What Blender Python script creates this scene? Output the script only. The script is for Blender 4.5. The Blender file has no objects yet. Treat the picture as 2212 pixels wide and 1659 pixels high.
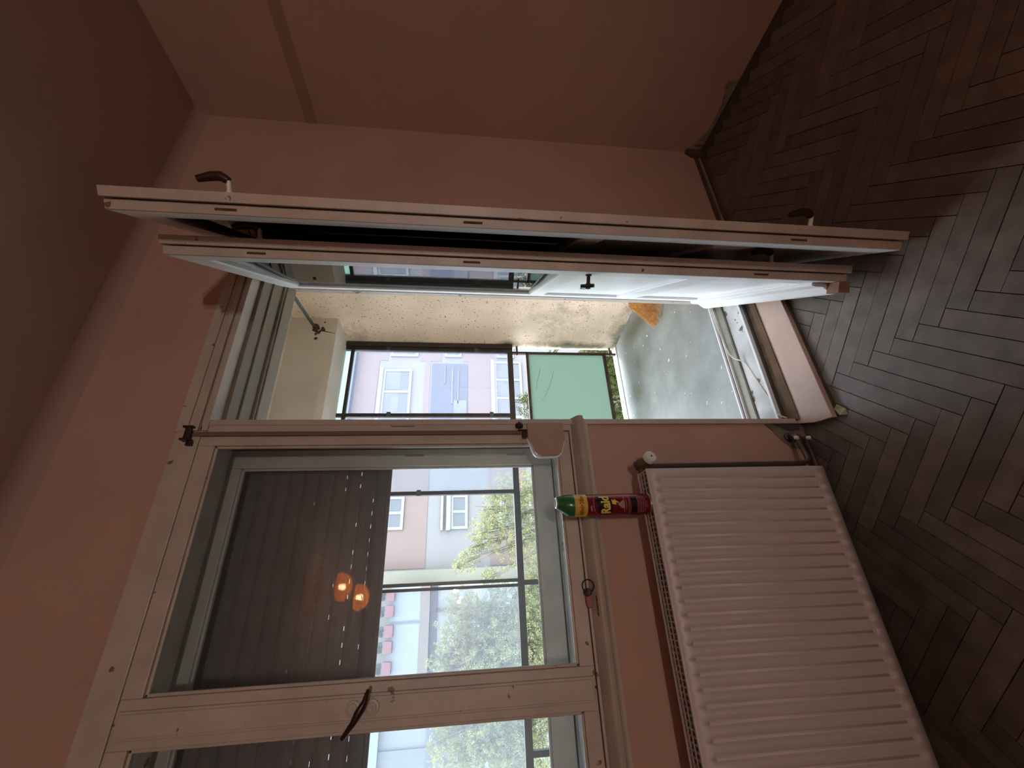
import bpy, bmesh, math, random
from mathutils import Vector, Matrix
random.seed(7)
sc = bpy.context.scene
COL = sc.collection
H = 1.316                       # camera height above the parquet; z below is written relative to the camera

# ---------------------------------------------------------------- camera
cam = bpy.data.cameras.new('camera'); camo = bpy.data.objects.new('camera', cam); COL.objects.link(camo)
F_PX, YAW, PITCH, ROLL = 890.0, 0.463049, 0.115962, 0.00799
cam.sensor_width = 36.0; cam.sensor_fit = 'HORIZONTAL'; cam.lens = F_PX/2212*36
cam.clip_start = .02; cam.clip_end = 300
fw = Vector((math.sin(YAW)*math.cos(PITCH), math.cos(YAW)*math.cos(PITCH), -math.sin(PITCH)))
rt = Vector((math.cos(YAW), -math.sin(YAW), 0)); up = rt.cross(fw)
r2 = rt*math.cos(ROLL)+up*math.sin(ROLL); u2 = up*math.cos(ROLL)-rt*math.sin(ROLL)
M3 = Matrix((-u2, r2, -fw)).transposed()     # phone held sideways: picture right is down
camo.matrix_world = Matrix.Translation((0, 0, H)) @ M3.to_4x4()
sc.camera = camo

# ---------------------------------------------------------------- world and exposure
sc.view_settings.view_transform = 'Standard'
try: sc.view_settings.look = 'None'
except Exception: pass
sc.view_settings.gamma = 1; sc.view_settings.exposure = 0.0
sc.cycles.max_bounces = 12; sc.cycles.diffuse_bounces = 6; sc.cycles.transparent_max_bounces = 24
sc.cycles.sample_clamp_indirect = 8
w = bpy.data.worlds.new('overcast'); sc.world = w; w.use_nodes = True
SKY = 13.5
bgn = w.node_tree.nodes['Background']
tc = w.node_tree.nodes.new('ShaderNodeTexCoord'); sx = w.node_tree.nodes.new('ShaderNodeSeparateXYZ')
mr = w.node_tree.nodes.new('ShaderNodeMapRange'); mxw = w.node_tree.nodes.new('ShaderNodeMix'); mxw.data_type = 'RGBA'
w.node_tree.links.new(tc.outputs['Generated'], sx.inputs[0]); w.node_tree.links.new(sx.outputs['Z'], mr.inputs[0])
mr.inputs[1].default_value = -.1; mr.inputs[2].default_value = .6
w.node_tree.links.new(mr.outputs[0], mxw.inputs[0])
mxw.inputs[6].default_value = (.78, .90, 1, 1); mxw.inputs[7].default_value = (.86, .94, 1, 1)
w.node_tree.links.new(mxw.outputs[2], bgn.inputs[0]); bgn.inputs[1].default_value = SKY
def portal(name, x, z, y, sx_, sz_):
    l = bpy.data.lights.new(name, 'AREA'); l.shape = 'RECTANGLE'; l.size = sx_; l.size_y = sz_
    o = bpy.data.objects.new(name, l); COL.objects.link(o); o.location = (x, y, z+H)
    o.rotation_euler = (math.radians(-90), 0, 0); l.cycles.is_portal = True
portal('sky_portal', -.6, -.18, 2.99, 4.9, 2.3)

# ---------------------------------------------------------------- materials
def newmat(name):
    m = bpy.data.materials.new(name); m.use_nodes = True
    nt = m.node_tree; b = nt.nodes['Principled BSDF']; return m, nt, b
def plain(name, col, rough=.5, metal=0, bump=0, bscale=60, var=0, vscale=5, spec=.5, chips=None, chipamt=.0, chipscale=30):
    m, nt, b = newmat(name)
    b.inputs['Roughness'].default_value = rough; b.inputs['Metallic'].default_value = metal
    b.inputs['Specular IOR Level'].default_value = spec
    b.inputs['Base Color'].default_value = (*col, 1)
    tcn = nt.nodes.new('ShaderNodeTexCoord'); out = None
    if var:
        n = nt.nodes.new('ShaderNodeTexNoise'); n.inputs['Scale'].default_value = vscale; n.inputs['Detail'].default_value = 6
        nt.links.new(tcn.outputs['Object'], n.inputs['Vector'])
        rp = nt.nodes.new('ShaderNodeValToRGB')
        rp.color_ramp.elements[0].position = .3; rp.color_ramp.elements[1].position = .72
        rp.color_ramp.elements[0].color = (*[c*(1-var) for c in col], 1); rp.color_ramp.elements[1].color = (*[min(1, c*(1+var*.5)) for c in col], 1)
        nt.links.new(n.outputs['Fac'], rp.inputs[0]); out = rp.outputs[0]
        nt.links.new(out, b.inputs['Base Color'])
    if chips:
        n = nt.nodes.new('ShaderNodeTexNoise'); n.inputs['Scale'].default_value = chipscale; n.inputs['Detail'].default_value = 5
        nt.links.new(tcn.outputs['Object'], n.inputs['Vector'])
        rp = nt.nodes.new('ShaderNodeValToRGB'); rp.color_ramp.interpolation = 'LINEAR'
        rp.color_ramp.elements[0].position = 1-chipamt-.02; rp.color_ramp.elements[1].position = 1-chipamt
        rp.color_ramp.elements[0].color = (0, 0, 0, 1); rp.color_ramp.elements[1].color = (1, 1, 1, 1)
        nt.links.new(n.outputs['Fac'], rp.inputs[0])
        mx = nt.nodes.new('ShaderNodeMix'); mx.data_type = 'RGBA'
        nt.links.new(rp.outputs[0], mx.inputs[0])
        if out: nt.links.new(out, mx.inputs[6])
        else: mx.inputs[6].default_value = (*col, 1)
        mx.inputs[7].default_value = (*chips, 1)
        nt.links.new(mx.outputs[2], b.inputs['Base Color'])
    if bump:
        n = nt.nodes.new('ShaderNodeTexNoise'); n.inputs['Scale'].default_value = bscale; n.inputs['Detail'].default_value = 6
        nt.links.new(tcn.outputs['Object'], n.inputs['Vector'])
        bp = nt.nodes.new('ShaderNodeBump'); bp.inputs['Strength'].default_value = bump; bp.inputs['Distance'].default_value = .01
        nt.links.new(n.outputs['Fac'], bp.inputs['Height']); nt.links.new(bp.outputs[0], b.inputs['Normal'])
    return m
def glassmat(name, tint=(1, 1, 1), haze=0, hcol=(.75, .82, 1), rough=0.0, refl=1.0):
    m = bpy.data.materials.new(name); m.use_nodes = True; nt = m.node_tree; nt.nodes.clear()
    o = nt.nodes.new('ShaderNodeOutputMaterial'); t = nt.nodes.new('ShaderNodeBsdfTransparent'); t.inputs[0].default_value = (*tint, 1)
    g = nt.nodes.new('ShaderNodeBsdfGlossy'); g.inputs['Roughness'].default_value = rough
    fr = nt.nodes.new('ShaderNodeFresnel'); fr.inputs[0].default_value = 1.5
    mu = nt.nodes.new('ShaderNodeMath'); mu.operation = 'MULTIPLY'; mu.inputs[1].default_value = refl
    nt.links.new(fr.outputs[0], mu.inputs[0])
    a = t.outputs[0]
    if haze:
        tr = nt.nodes.new('ShaderNodeBsdfTranslucent'); tr.inputs[0].default_value = (*hcol, 1)
        di = nt.nodes.new('ShaderNodeBsdfDiffuse'); di.inputs[0].default_value = (*hcol, 1)
        m1 = nt.nodes.new('ShaderNodeMixShader'); m1.inputs[0].default_value = .5
        nt.links.new(tr.outputs[0], m1.inputs[1]); nt.links.new(di.outputs[0], m1.inputs[2])
        m2 = nt.nodes.new('ShaderNodeMixShader'); m2.inputs[0].default_value = haze
        nt.links.new(a, m2.inputs[1]); nt.links.new(m1.outputs[0], m2.inputs[2]); a = m2.outputs[0]
    m3 = nt.nodes.new('ShaderNodeMixShader'); nt.links.new(mu.outputs[0], m3.inputs[0])
    nt.links.new(a, m3.inputs[1]); nt.links.new(g.outputs[0], m3.inputs[2]); nt.links.new(m3.outputs[0], o.inputs[0])
    return m
def emis(name, col, s):
    m = bpy.data.materials.new(name); m.use_nodes = True; nt = m.node_tree; nt.nodes.clear()
    o = nt.nodes.new('ShaderNodeOutputMaterial'); e = nt.nodes.new('ShaderNodeEmission')
    e.inputs[0].default_value = (*col, 1); e.inputs[1].default_value = s; nt.links.new(e.outputs[0], o.inputs[0]); return m
WALL = plain('pink_plaster', (.43, .265, .208), .85, bump=.12, bscale=90, var=.10, vscale=2.2, spec=.2)
CEIL = plain('ceiling_paint', (.36, .23, .19), .9, bump=.08, bscale=60, var=.10, vscale=1.2, spec=.2)
STRIPE = plain('dark_stripe_paint', (.33, .185, .13), .85, var=.1, spec=.2)
CREAM = plain('aged_cream_paint', (.455, .37, .31), .42, bump=.12, bscale=40, var=.16, vscale=9, chips=(.16, .08, .04), chipamt=.30, chipscale=22)
CREAM2 = plain('grey_cream_paint', (.40, .375, .33), .45, bump=.1, bscale=40, var=.15, vscale=9)
WHITE = plain('white_gloss_paint', (.80, .79, .80), .35, bump=.05, bscale=50, var=.05, vscale=6)
SAND = plain('sand_plaster', (.84, .69, .51), .9, bump=.55, bscale=130, var=.16, vscale=3.2, spec=.15, chips=(.24, .17, .10), chipamt=.34, chipscale=75)
SOFF = plain('soffit_paint', (.62, .57, .51), .9, bump=.12, bscale=60, var=.12, vscale=3, spec=.2)
CONC = plain('painted_concrete', (.31, .335, .335), .6, bump=.25, bscale=35, var=.30, vscale=4.5, chips=(.75, .74, .70), chipamt=.30, chipscale=26)
WEDGE = plain('white_edge_paint', (.72, .70, .76), .6, var=.2, vscale=12)
DIRT = plain('dirty_white_sill', (.62, .63, .64), .55, var=.35, vscale=8, bump=.2, chips=(.16, .11, .07), chipamt=.36, chipscale=14)
THRESH = plain('grey_green_threshold', (.33, .33, .27), .55, var=.35, vscale=10, bump=.2)
GRIME = plain('dark_grime', (.07, .05, .035), .9, var=.4, vscale=20)
STEEL = plain('dark_brown_steel', (.035, .024, .022), .5, var=.5, vscale=14)
STEEL2 = plain('sun_faded_steel', (.10, .10, .14), .5, var=.3, vscale=14)
IRON = plain('grey_iron', (.10, .12, .12), .5, .6)
RUST = plain('rusty_iron', (.09, .045, .02), .9, var=.5, vscale=60)
BRONZE = plain('dark_bronze_handle', (.045, .022, .016), .35, .5)
PIPEM = plain('dark_red_pipe', (.065, .028, .02), .45, var=.3, vscale=20)
RADI = plain('radiator_enamel', (.53, .46, .445), .42, var=.04, vscale=3)
RADD = plain('radiator_grille_enamel', (.36, .27, .23), .5, var=.1, vscale=15)
BLIND = plain('brown_shutter', (.125, .10, .088), .9, spec=.12, var=.15, vscale=14)
GL = glassmat('window_glass', (.97, .985, .98), .015)
GLO = glassmat('outer_window_glass', (.97, .985, .98), .015, refl=.02)
GLH = glassmat('dusty_pane_glass', (.92, .94, .96), .12, (.66, .70, .92))
GLD = glassmat('door_glass', (.90, .93, .92), .02)
BLACK = plain('black_plastic', (.012, .01, .01), .4)
WHITEP = plain('white_plastic', (.62, .58, .52), .4)

# ribbed teal glass
def teal(c1=(.105, .155, .118), c2=(.086, .132, .10), nm='teal_ribbed_glass'):
    m, nt, b = newmat(nm); nt.nodes.clear()
    o = nt.nodes.new('ShaderNodeOutputMaterial'); tr = nt.nodes.new('ShaderNodeBsdfTranslucent'); di = nt.nodes.new('ShaderNodeBsdfDiffuse')
    tcn = nt.nodes.new('ShaderNodeTexCoord'); mp = nt.nodes.new('ShaderNodeMapping'); mp.inputs['Scale'].default_value = (150, 150, 150)
    ck = nt.nodes.new('ShaderNodeTexVoronoi'); ck.inputs['Randomness'].default_value = .35; ck.inputs['Scale'].default_value = 1
    nt.links.new(tcn.outputs['Object'], mp.inputs[0]); nt.links.new(mp.outputs[0], ck.inputs[0])
    rp = nt.nodes.new('ShaderNodeValToRGB'); rp.color_ramp.elements[0].color = (*c1, 1); rp.color_ramp.elements[1].color = (*c2, 1)
    nt.links.new(ck.outputs['Distance'], rp.inputs[0])
    nt.links.new(rp.outputs[0], tr.inputs[0]); nt.links.new(rp.outputs[0], di.inputs[0])
    mx = nt.nodes.new('ShaderNodeMixShader'); mx.inputs[0].default_value = .45
    nt.links.new(tr.outputs[0], mx.inputs[1]); nt.links.new(di.outputs[0], mx.inputs[2]); nt.links.new(mx.outputs[0], o.inputs[0]); return m
TEAL = teal(); TEAL_SKYLIT = teal((.52, .85, .74), (.44, .76, .66), 'skylit_teal_glass')  # second copy is lighter: sky backlight on the top strip put into its colour
def parquet():
    m, nt, b = newmat('worn_oak_parquet'); b.inputs['Roughness'].default_value = .40; b.inputs['Specular IOR Level'].default_value = .55
    ge = nt.nodes.new('ShaderNodeNewGeometry'); rp = nt.nodes.new('ShaderNodeValToRGB')
    rp.color_ramp.elements[0].color = (.108, .083, .067, 1); rp.color_ramp.elements[1].color = (.168, .134, .110, 1)
    nt.links.new(ge.outputs['Random Per Island'], rp.inputs[0])
    tcn = nt.nodes.new('ShaderNodeTexCoord'); n = nt.nodes.new('ShaderNodeTexNoise'); n.inputs['Scale'].default_value = 16; n.inputs['Detail'].default_value = 8
    nt.links.new(tcn.outputs['Object'], n.inputs['Vector'])
    r2_ = nt.nodes.new('ShaderNodeValToRGB'); r2_.color_ramp.elements[0].position = .3; r2_.color_ramp.elements[1].position = .7
    r2_.color_ramp.elements[0].color = (.68, .68, .70, 1); r2_.color_ramp.elements[1].color = (1.15, 1.15, 1.15, 1)
    nt.links.new(n.outputs['Fac'], r2_.inputs[0])
    mx = nt.nodes.new('ShaderNodeMix'); mx.data_type = 'RGBA'; mx.blend_type = 'MULTIPLY'; mx.inputs[0].default_value = 1
    nt.links.new(rp.outputs[0], mx.inputs[6]); nt.links.new(r2_.outputs[0], mx.inputs[7]); nt.links.new(mx.outputs[2], b.inputs['Base Color'])
    bp = nt.nodes.new('ShaderNodeBump'); bp.inputs['Strength'].default_value = .2; bp.inputs['Distance'].default_value = .004
    nt.links.new(n.outputs['Fac'], bp.inputs['Height']); nt.links.new(bp.outputs[0], b.inputs['Normal'])
    return m
PARQ = parquet()

# ---------------------------------------------------------------- mesh builder
class MB:
    def __init__(s): s.v = []; s.f = []; s.mi = []
    def add(s, vs, fs, mi=0):
        k = len(s.v); s.v += [Vector(p) for p in vs]; s.f += [tuple(i+k for i in f) for f in fs]; s.mi += [mi]*len(fs); return s
    def box(s, x0, x1, y0, y1, z0, z1, mi=0):
        return s.frame_box(Vector((0, 0, 0)), Vector((1, 0, 0)), Vector((0, 1, 0)), Vector((0, 0, 1)), x0, x1, y0, y1, z0, z1, mi)
    def frame_box(s, o, a, b, c, x0, x1, y0, y1, z0, z1, mi=0):
        P = [o+a*x+b*y+c*z for z in (z0, z1) for y in (y0, y1) for x in (x0, x1)]
        return s.add(P, [(0, 2, 3, 1), (4, 5, 7, 6), (0, 1, 5, 4), (2, 6, 7, 3), (0, 4, 6, 2), (1, 3, 7, 5)], mi)
    def prism(s, poly, fn, t0, t1, mi=0):      # poly in 2D, fn(u,v,t)->3D
        n = len(poly); P = [fn(u, v, t0) for u, v in poly]+[fn(u, v, t1) for u, v in poly]
        fs = [tuple(range(n-1, -1, -1)), tuple(range(n, 2*n))]+[(i, (i+1) % n, n+(i+1) % n, n+i) for i in range(n)]
        return s.add(P, fs, mi)
    def tube(s, pts, r, seg=10, mi=0, caps=True):
        pts = [Vector(p) for p in pts]; rs = r if isinstance(r, (list, tuple)) else [r]*len(pts); k = len(s.v); V = []; prev = None
        for i, p in enumerate(pts):
            d = (pts[min(i+1, len(pts)-1)]-pts[max(i-1, 0)]).normalized()
            if prev is None:
                a = d.orthogonal().normalized()
            else: a = (prev-d*prev.dot(d)).normalized()
            prev = a; b = d.cross(a)
            V += [p+(a*math.cos(2*math.pi*j/seg)+b*math.sin(2*math.pi*j/seg))*rs[i] for j in range(seg)]
        fs = []
        for i in range(len(pts)-1):
            for j in range(seg): fs.append((i*seg+j, i*seg+(j+1) % seg, (i+1)*seg+(j+1) % seg, (i+1)*seg+j))
        if caps: fs += [tuple(range(seg-1, -1, -1)), tuple((len(pts)-1)*seg+j for j in range(seg))]
        return s.add(V, fs, mi)
    def lathe(s, prof, c, seg=32, ax=None, mi=0, rib=0, ribn=0):   # prof [(r,h)]
        c = Vector(c); ax = Vector(ax or (0, 0, 1)).normalized(); a = ax.orthogonal().normalized(); b = ax.cross(a)
        V = []; fs = []
        for r, h in prof:
            for j in range(seg):
                t = 2*math.pi*j/seg; rr = r*(1+rib*math.cos(ribn*t))
                V.append(c+ax*h+(a*math.cos(t)+b*math.sin(t))*rr)
        for i in range(len(prof)-1):
            for j in range(seg): fs.append((i*seg+j, i*seg+(j+1) % seg, (i+1)*seg+(j+1) % seg, (i+1)*seg+j))
        if prof[0][0] > 1e-6: fs.append(tuple(range(seg-1, -1, -1)))
        if prof[-1][0] > 1e-6: fs.append(tuple((len(prof)-1)*seg+j for j in range(seg)))
        return s.add(V, fs, mi)
    def build(s, name, mats, parent=None, bevel=0, smooth=False, abs_=False):
        me = bpy.data.meshes.new(name); base = Vector((0, 0, 0))
        if parent is not None: base = WORLDLOC.get(parent.name, V3((0, 0, 0)))
        off = Vector((0, 0, 0 if abs_ else H))-base
        me.from_pydata([p+off for p in s.v], [], s.f)
        ms = mats if isinstance(mats, (list, tuple)) else [mats]
        for m in ms: me.materials.append(m)
        me.polygons.foreach_set('material_index', s.mi)
        bm = bmesh.new(); bm.from_mesh(me); bmesh.ops.recalc_face_normals(bm, faces=bm.faces); bm.to_mesh(me); bm.free()
        if smooth:
            me.polygons.foreach_set('use_smooth', [True]*len(me.polygons))
        o = bpy.data.objects.new(name, me); COL.objects.link(o)
        if parent is not None:
            o.parent = parent; WORLDLOC[o.name] = base
        if smooth:
            md = o.modifiers.new('edges', 'EDGE_SPLIT'); md.split_angle = math.radians(40)
        if bevel:
            md = o.modifiers.new('bevel', 'BEVEL'); md.width = bevel; md.segments = 2; md.limit_method = 'ANGLE'; md.angle_limit = math.radians(40)
        return o
WORLDLOC = {}
def tag(o, label=None, cat=None, group=None, kind=None):
    if label: o['label'] = label
    if cat: o['category'] = cat
    if group: o['group'] = group
    if kind: o['kind'] = kind
    return o
def empty(name, x, y, z, label=None, cat=None, group=None, kind=None):
    o = bpy.data.objects.new(name, None); COL.objects.link(o); o.location = (x, y, z+H); o.empty_display_size = .1
    WORLDLOC[o.name] = Vector((x, y, z+H)); return tag(o, label, cat, group, kind)
V3 = Vector

# ================================================================= LARGE STRUCTURE
FZ = -1.316; CZ = 1.31; WY = 1.385; XR = 2.17; XL = -2.4; YB = -3.7
b = MB()
# floor: herringbone planks laid as real strips, dark bed below
b.box(XL, XR, YB, 1.42, FZ-.05, FZ-.006, 1)
Lp, wp = .347, .0530; pp = wp*math.sqrt(2); g = .0011
ks = range(-9, 9); xc0 = .742; dx = Lp/math.sqrt(2)
def clipped(x0, y0, dxy, dn):
    c = V3((x0, y0, 0)); P = []
    for su, sv in ((-1, -1), (1, -1), (1, 1), (-1, 1)):
        P.append(c+dxy*(su*(Lp/2-g))+dn*(sv*(wp/2-g)))
    return P
for k in ks:
    xc = xc0+k*dx; s_ = 1 if k % 2 else -1
    d = V3((1, s_, 0)).normalized(); n = V3((-s_, 1, 0)).normalized()
    if xc < XL+.1 or xc > XR-.05: continue
    yy = -1.4+.023+(k % 2)*pp/2 if True else 0
    j = 0
    while True:
        y = yy+j*pp; j += 1
        if y > 1.55: break
        P = clipped(xc, y, d, n)
        for (ax_, lim, sg_) in ((1, 1.385, 1), (0, XR, 1), (0, XL, -1)):
            Q = []
            for a_, b2_ in zip(P, P[1:]+P[:1]):
                da, db = sg_*(a_[ax_]-lim), sg_*(b2_[ax_]-lim)
                if da <= 0: Q.append(a_)
                if da*db < 0: Q.append(a_.lerp(b2_, da/(da-db)))
            P = Q
            if len(P) < 3: break
        if len(P) < 3: continue
        if .72 < xc < .80 and 1.19 < y < 1.215: continue      # the missing block by the board
        dz = random.uniform(-.0009, .0009)
        z = FZ+dz
        b.add([p+V3((0, 0, z)) for p in P]+[p+V3((0, 0, FZ-.012)) for p in P],
              [tuple(range(len(P)))]+[(i_, len(P)+i_, len(P)+(i_+1) % len(P), (i_+1) % len(P)) for i_ in range(len(P))], 0)
fl = b.build('floor', [PARQ, GRIME]); tag(fl, 'worn herringbone oak parquet floor', 'floor', kind='structure')
b = MB(); b.box(XL, XR, YB, WY, CZ, CZ+.1); tag(b.build('ceiling', CEIL), 'reddish brown painted ceiling', 'ceiling', kind='structure')
# small cove where ceiling meets the window wall
b = MB(); R = .05
poly = [(WY, CZ)]+[(WY-R+R*math.sin(t), CZ-R+R*math.cos(t)) for t in [i*math.pi/2/6 for i in range(6, -1, -1)]]
b.prism(poly, lambda u, v, t: V3((t, u, v)), XL, XR); tag(b.build('trim_1', CEIL, smooth=True), 'rounded cove between ceiling and window wall', 'trim', kind='structure')
b = MB(); b.box(XR, XR+.15, YB, WY+.3, FZ-.05, CZ+.1); wr = b.build('wall_right', WALL); tag(wr, 'pink plaster wall right of the balcony door', 'wall', kind='structure')
b = MB(); b.box(XR-.0015, XR, YB, WY, .752, .806); o = b.build('painted_band', STRIPE, wr)
b = MB(); b.box(XL-.15, XL, YB, WY+.3, FZ-.05, CZ+.1); tag(b.build('wall_left', WALL), 'pink plaster wall on the far left', 'wall', kind='structure')
b = MB(); b.box(XL-.15, XR+.15, YB-.15, YB, FZ-.05, CZ+.1); tag(b.build('wall_back', WALL), 'pink plaster wall behind the camera', 'wall', kind='structure')
# window wall with opening for window and balcony door; outer part stops at Y 1.68
DX0, DX1, DTOP = .546, 1.345, .835
WX0, WX1, WZ0, WZ1 = -1.17, .546, -.388, .90
OY = 1.70
b = MB()
b.box(XL, XR, WY, OY, .93, CZ+.1)                  # lintel
b.box(DX1+.06, XR, WY, OY, FZ-.3, .93)                     # right of the door
b.box(XL, WX0, WY, OY, FZ-.3, .93)                        # left of the window
b.box(WX0, DX0, WY, OY, FZ-.3, WZ0)                        # parapet under the window
ww = b.build('wall_window', WALL); tag(ww, 'pink plaster wall holding window and balcony door', 'wall', kind='structure')
# outside face of that wall, sand plaster
b = MB(); b.box(XL-.4, WX0, OY, OY+.02, FZ-.1, 1.25); b.box(WX0, DX0, OY, OY+.02, FZ-.1, WZ0); b.box(DX1+.06, XR, OY, OY+.02, FZ-.1, 1.25); b.box(WX0, DX1+.06, OY, OY+.02, .93, 1.25)
tag(b.build('wall_loggia_back', SAND), 'sand coloured outer plaster around window and door', 'wall', kind='structure')

# ================================================================= BALCONY DOOR FRAME (box with two rebates)
b = MB()
# casing on room side with mouldings, top
for (z0, z1, y0) in ((.835, .853, 1.372), (.853, .862, 1.380), (.862, .878, 1.370), (.878, .90, 1.383), (.90, .935, 1.378)):
    b.box(DX0-.04, DX1+.08, y0, WY+.05, z0, z1)
b.box(DX0-.02, DX0, 1.376, WY+.05, FZ+.005, .835)        # narrow left architrave next to the opening
b.box(DX1, DX1+.02, 1.376, WY+.05, FZ+.005, .835); b.box(DX1+.02, DX1+.08, 1.379, WY+.05, FZ+.005, .835)
# box lining
b.box(DX0-.02, DX0, WY+.05, OY-.06, FZ+.01, .822)
b.box(DX1, DX1+.06, WY+.05, OY-.06, FZ+.01, .822)
# outer frame
b.box(DX0, DX0+.03, 1.60, OY-.02, FZ+.01, .822); b.box(DX1-.02, DX1+.06, 1.625, OY-.02, FZ+.01, .822)
dfm = b.build('trim_2', CREAM, bevel=.002); tag(dfm, 'cream painted box frame of the balcony door', 'door frame', kind='structure')
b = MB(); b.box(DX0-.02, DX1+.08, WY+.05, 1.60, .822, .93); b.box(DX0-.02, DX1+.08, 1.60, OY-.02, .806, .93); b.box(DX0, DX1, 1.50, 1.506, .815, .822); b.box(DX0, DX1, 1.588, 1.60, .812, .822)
tag(b.build('trim_10', plain('brown_lining_paint', (.19, .145, .10), .5, var=.15, vscale=8), bevel=.002), 'brownish head lining of the balcony door box', 'door frame', kind='structure')  # head lining gets a darker, browner colour than the cream frame
# threshold pieces
b = MB()
for (y0, y1, zt, mi) in ((1.395, 1.420, -1.291, 4), (1.420, 1.433, -1.286, 2), (1.433, 1.446, -1.270, 1), (1.446, 1.466, -1.290, 2), (1.466, 1.558, -1.290, 3), (1.558, 1.564, -1.292, 2), (1.564, 1.610, -1.282, 0), (1.610, 1.615, -1.272, 1), (1.615, 1.636, -1.284, 4), (1.636, 1.645, -1.274, 1)):
    b.box(DX0, DX1, y0, y1, FZ-(.3 if y0 > 1.63 else 0), zt, mi)
tag(b.build('trim_3', [THRESH, WHITE, GRIME, DIRT, plain('rust_brown_grime', (.12, .075, .045), .9, var=.5, vscale=25)], bevel=.001), 'grimy white and grey threshold of the balcony door', 'threshold', kind='structure')
# pink board in front of the threshold
b = MB(); b.prism([(.49, 1.222), (1.40, 1.245), (1.40, 1.392), (.53, 1.392), (.50, 1.30)], lambda u, v, t: V3((u, v, t)), FZ+.004, FZ+.024)
tag(b.build('threshold_board', plain('pink_board', (.56, .40, .335), .5, var=.14, vscale=7, bump=.1), bevel=.002), 'pink painted floor board in front of the balcony threshold', 'board')
b = MB(); b.prism([(.496, 1.214), (1.39, 1.236), (1.39, 1.385), (.54, 1.385)], lambda u, v, t: V3((u, v, t)), FZ-.004, FZ+.004)
tag(b.build('trim_4', GRIME), 'dark joint under the threshold board', 'trim', kind='structure')
b = MB()
b.prism([(DX0-.01, 1.356), (1.38, 1.368), (1.38, 1.395), (DX0-.01, 1.395)], lambda u, v, t: V3((u, v, t)), FZ+.024, FZ+.028)
tag(b.build('trim_5', plain('brown_grime', (.13, .075, .04), .9, var=.4, vscale=12)), 'brown grime strip along the threshold', 'trim', kind='structure')

# ================================================================= DOOR LEAVES
def leaf(name, hx, hy, fx, fy, z0, z1, th, label, skew):
    root = empty(name, hx, hy, z0, label, 'door', kind='structure')
    o = V3((hx, hy, 0)); d = (V3((fx, fy, 0))-o); L = d.length; d.normalize(); n = V3((-d.y, d.x, 0))
    if n.x < 0: n = -n                                    # towards the room-facing side (right)
    z = V3((0, 0, 1)); B = lambda m, *a: m.frame_box(o, d, n, z, *a)
    gz0, r1, p1, r2_, p2 = z0+.95, z0+.885, z0+.52, z0+.42, z0+.10
    st = .072
    m = MB()
    B(m, 0, st, 0, th, z0, z1); B(m, L-st, L, 0, th, z0, z1)
    B(m, st, L-st, 0, th, z1-.075, z1)
    B(m, st, L-st, 0, th, r1, gz0); B(m, st, L-st, 0, th, r2_, p1); B(m, st, L-st, 0, th, z0, p2)
    B(m, st-.002, L-st+.002, .012, th-.012, p1-.002, r1+.002); B(m, st-.002, L-st+.002, .012, th-.012, p2-.002, r2_+.002)
    fr = m.build('door_panel', WHITE, root, bevel=.002)
    # free edge: cream paint, rebate lip
    m = MB(); B(m, L, L+.006, .001, th*.55, z0+.004, z1-.002); B(m, L, L+.018, th*.60, th+.002, z0, z1); B(m, L, L+.003, th*.5, th*.62, z0+.01, z1-.01)
    B(m, 0, L+.018, th, th+.006, z0, z1)
    e = m.build('rebate_edge', CREAM, root, bevel=.0012); e['label'] = 'aged cream painted closing edge'
    m = MB(); B(m, L+.003, L+.0045, th*.50, th*.60, z0+.02, z1-.02)
    m.build('edge_groove', GRIME, root)
    # glazing beads + glass
    m = MB(); bd = .009
    for (a0, a1, q0, q1) in ((st, st+bd, gz0, z1-.075), (L-st-bd, L-st, gz0, z1-.075), (st, L-st, gz0, gz0+bd), (st, L-st, z1-.075-bd, z1-.075)):
        B(m, a0, a1, .006, .016, q0, q1)
    m.build('glazing_bead', CREAM2, root)
    m = MB(); P_ = [o+d*a+n*(.011+skew*(a-st)/(L-2*st)+e_)+z*zz for zz in (gz0-.003, z1-.072) for e_ in (0, .003) for a in (st-.003, L-st+.003)]
    m.add(P_, [(0, 2, 3, 1), (4, 5, 7, 6), (0, 1, 5, 4), (2, 6, 7, 3), (0, 4, 6, 2), (1, 3, 7, 5)]); gp = m.build('glass_pane', GLD, root)
    # mortise slots
    for zz in (.58, -.02, -.95):
        m = MB(); B(m, L+.0050, L+.0066, th*.22, th*.36, zz-.025, zz+.025); m.build('mortise_slot', RUST, root)
    # turn latches on the room side
    for zz in (.58, -1.0):
        m = MB(); c = o+d*(L-.02)+n*(th+.006)+z*zz
        m.lathe([(.011, 0), (.009, .006), (.006, .012), (.006, .034), (0, .036)], c, 16, n)
        k_ = m.build('latch_spindle', WHITEP, root, smooth=True); k_['label'] = 'pale spindle of the turn latch'
        m = MB(); c2 = c+n*.034
        m.tube([c2, c2+z*.018+n*.010, c2+z*.038+n*.009, c2+z*.070-n*.0+d*.004], [.009, .012, .0115, .008], 10)
        m.build('latch_handle', BRONZE, root, smooth=True)
    return root, o, d, n, z, L
D1 = leaf('door_1', 1.330, 1.420, .850, .790, -1.288, .850, .045, 'inner balcony door leaf, open, nearest the camera', .008)
D2 = leaf('door_2', 1.300, 1.620, .863, .950, -1.262, .822, .045, 'outer balcony door leaf, open, white side facing the balcony', .026)
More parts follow.
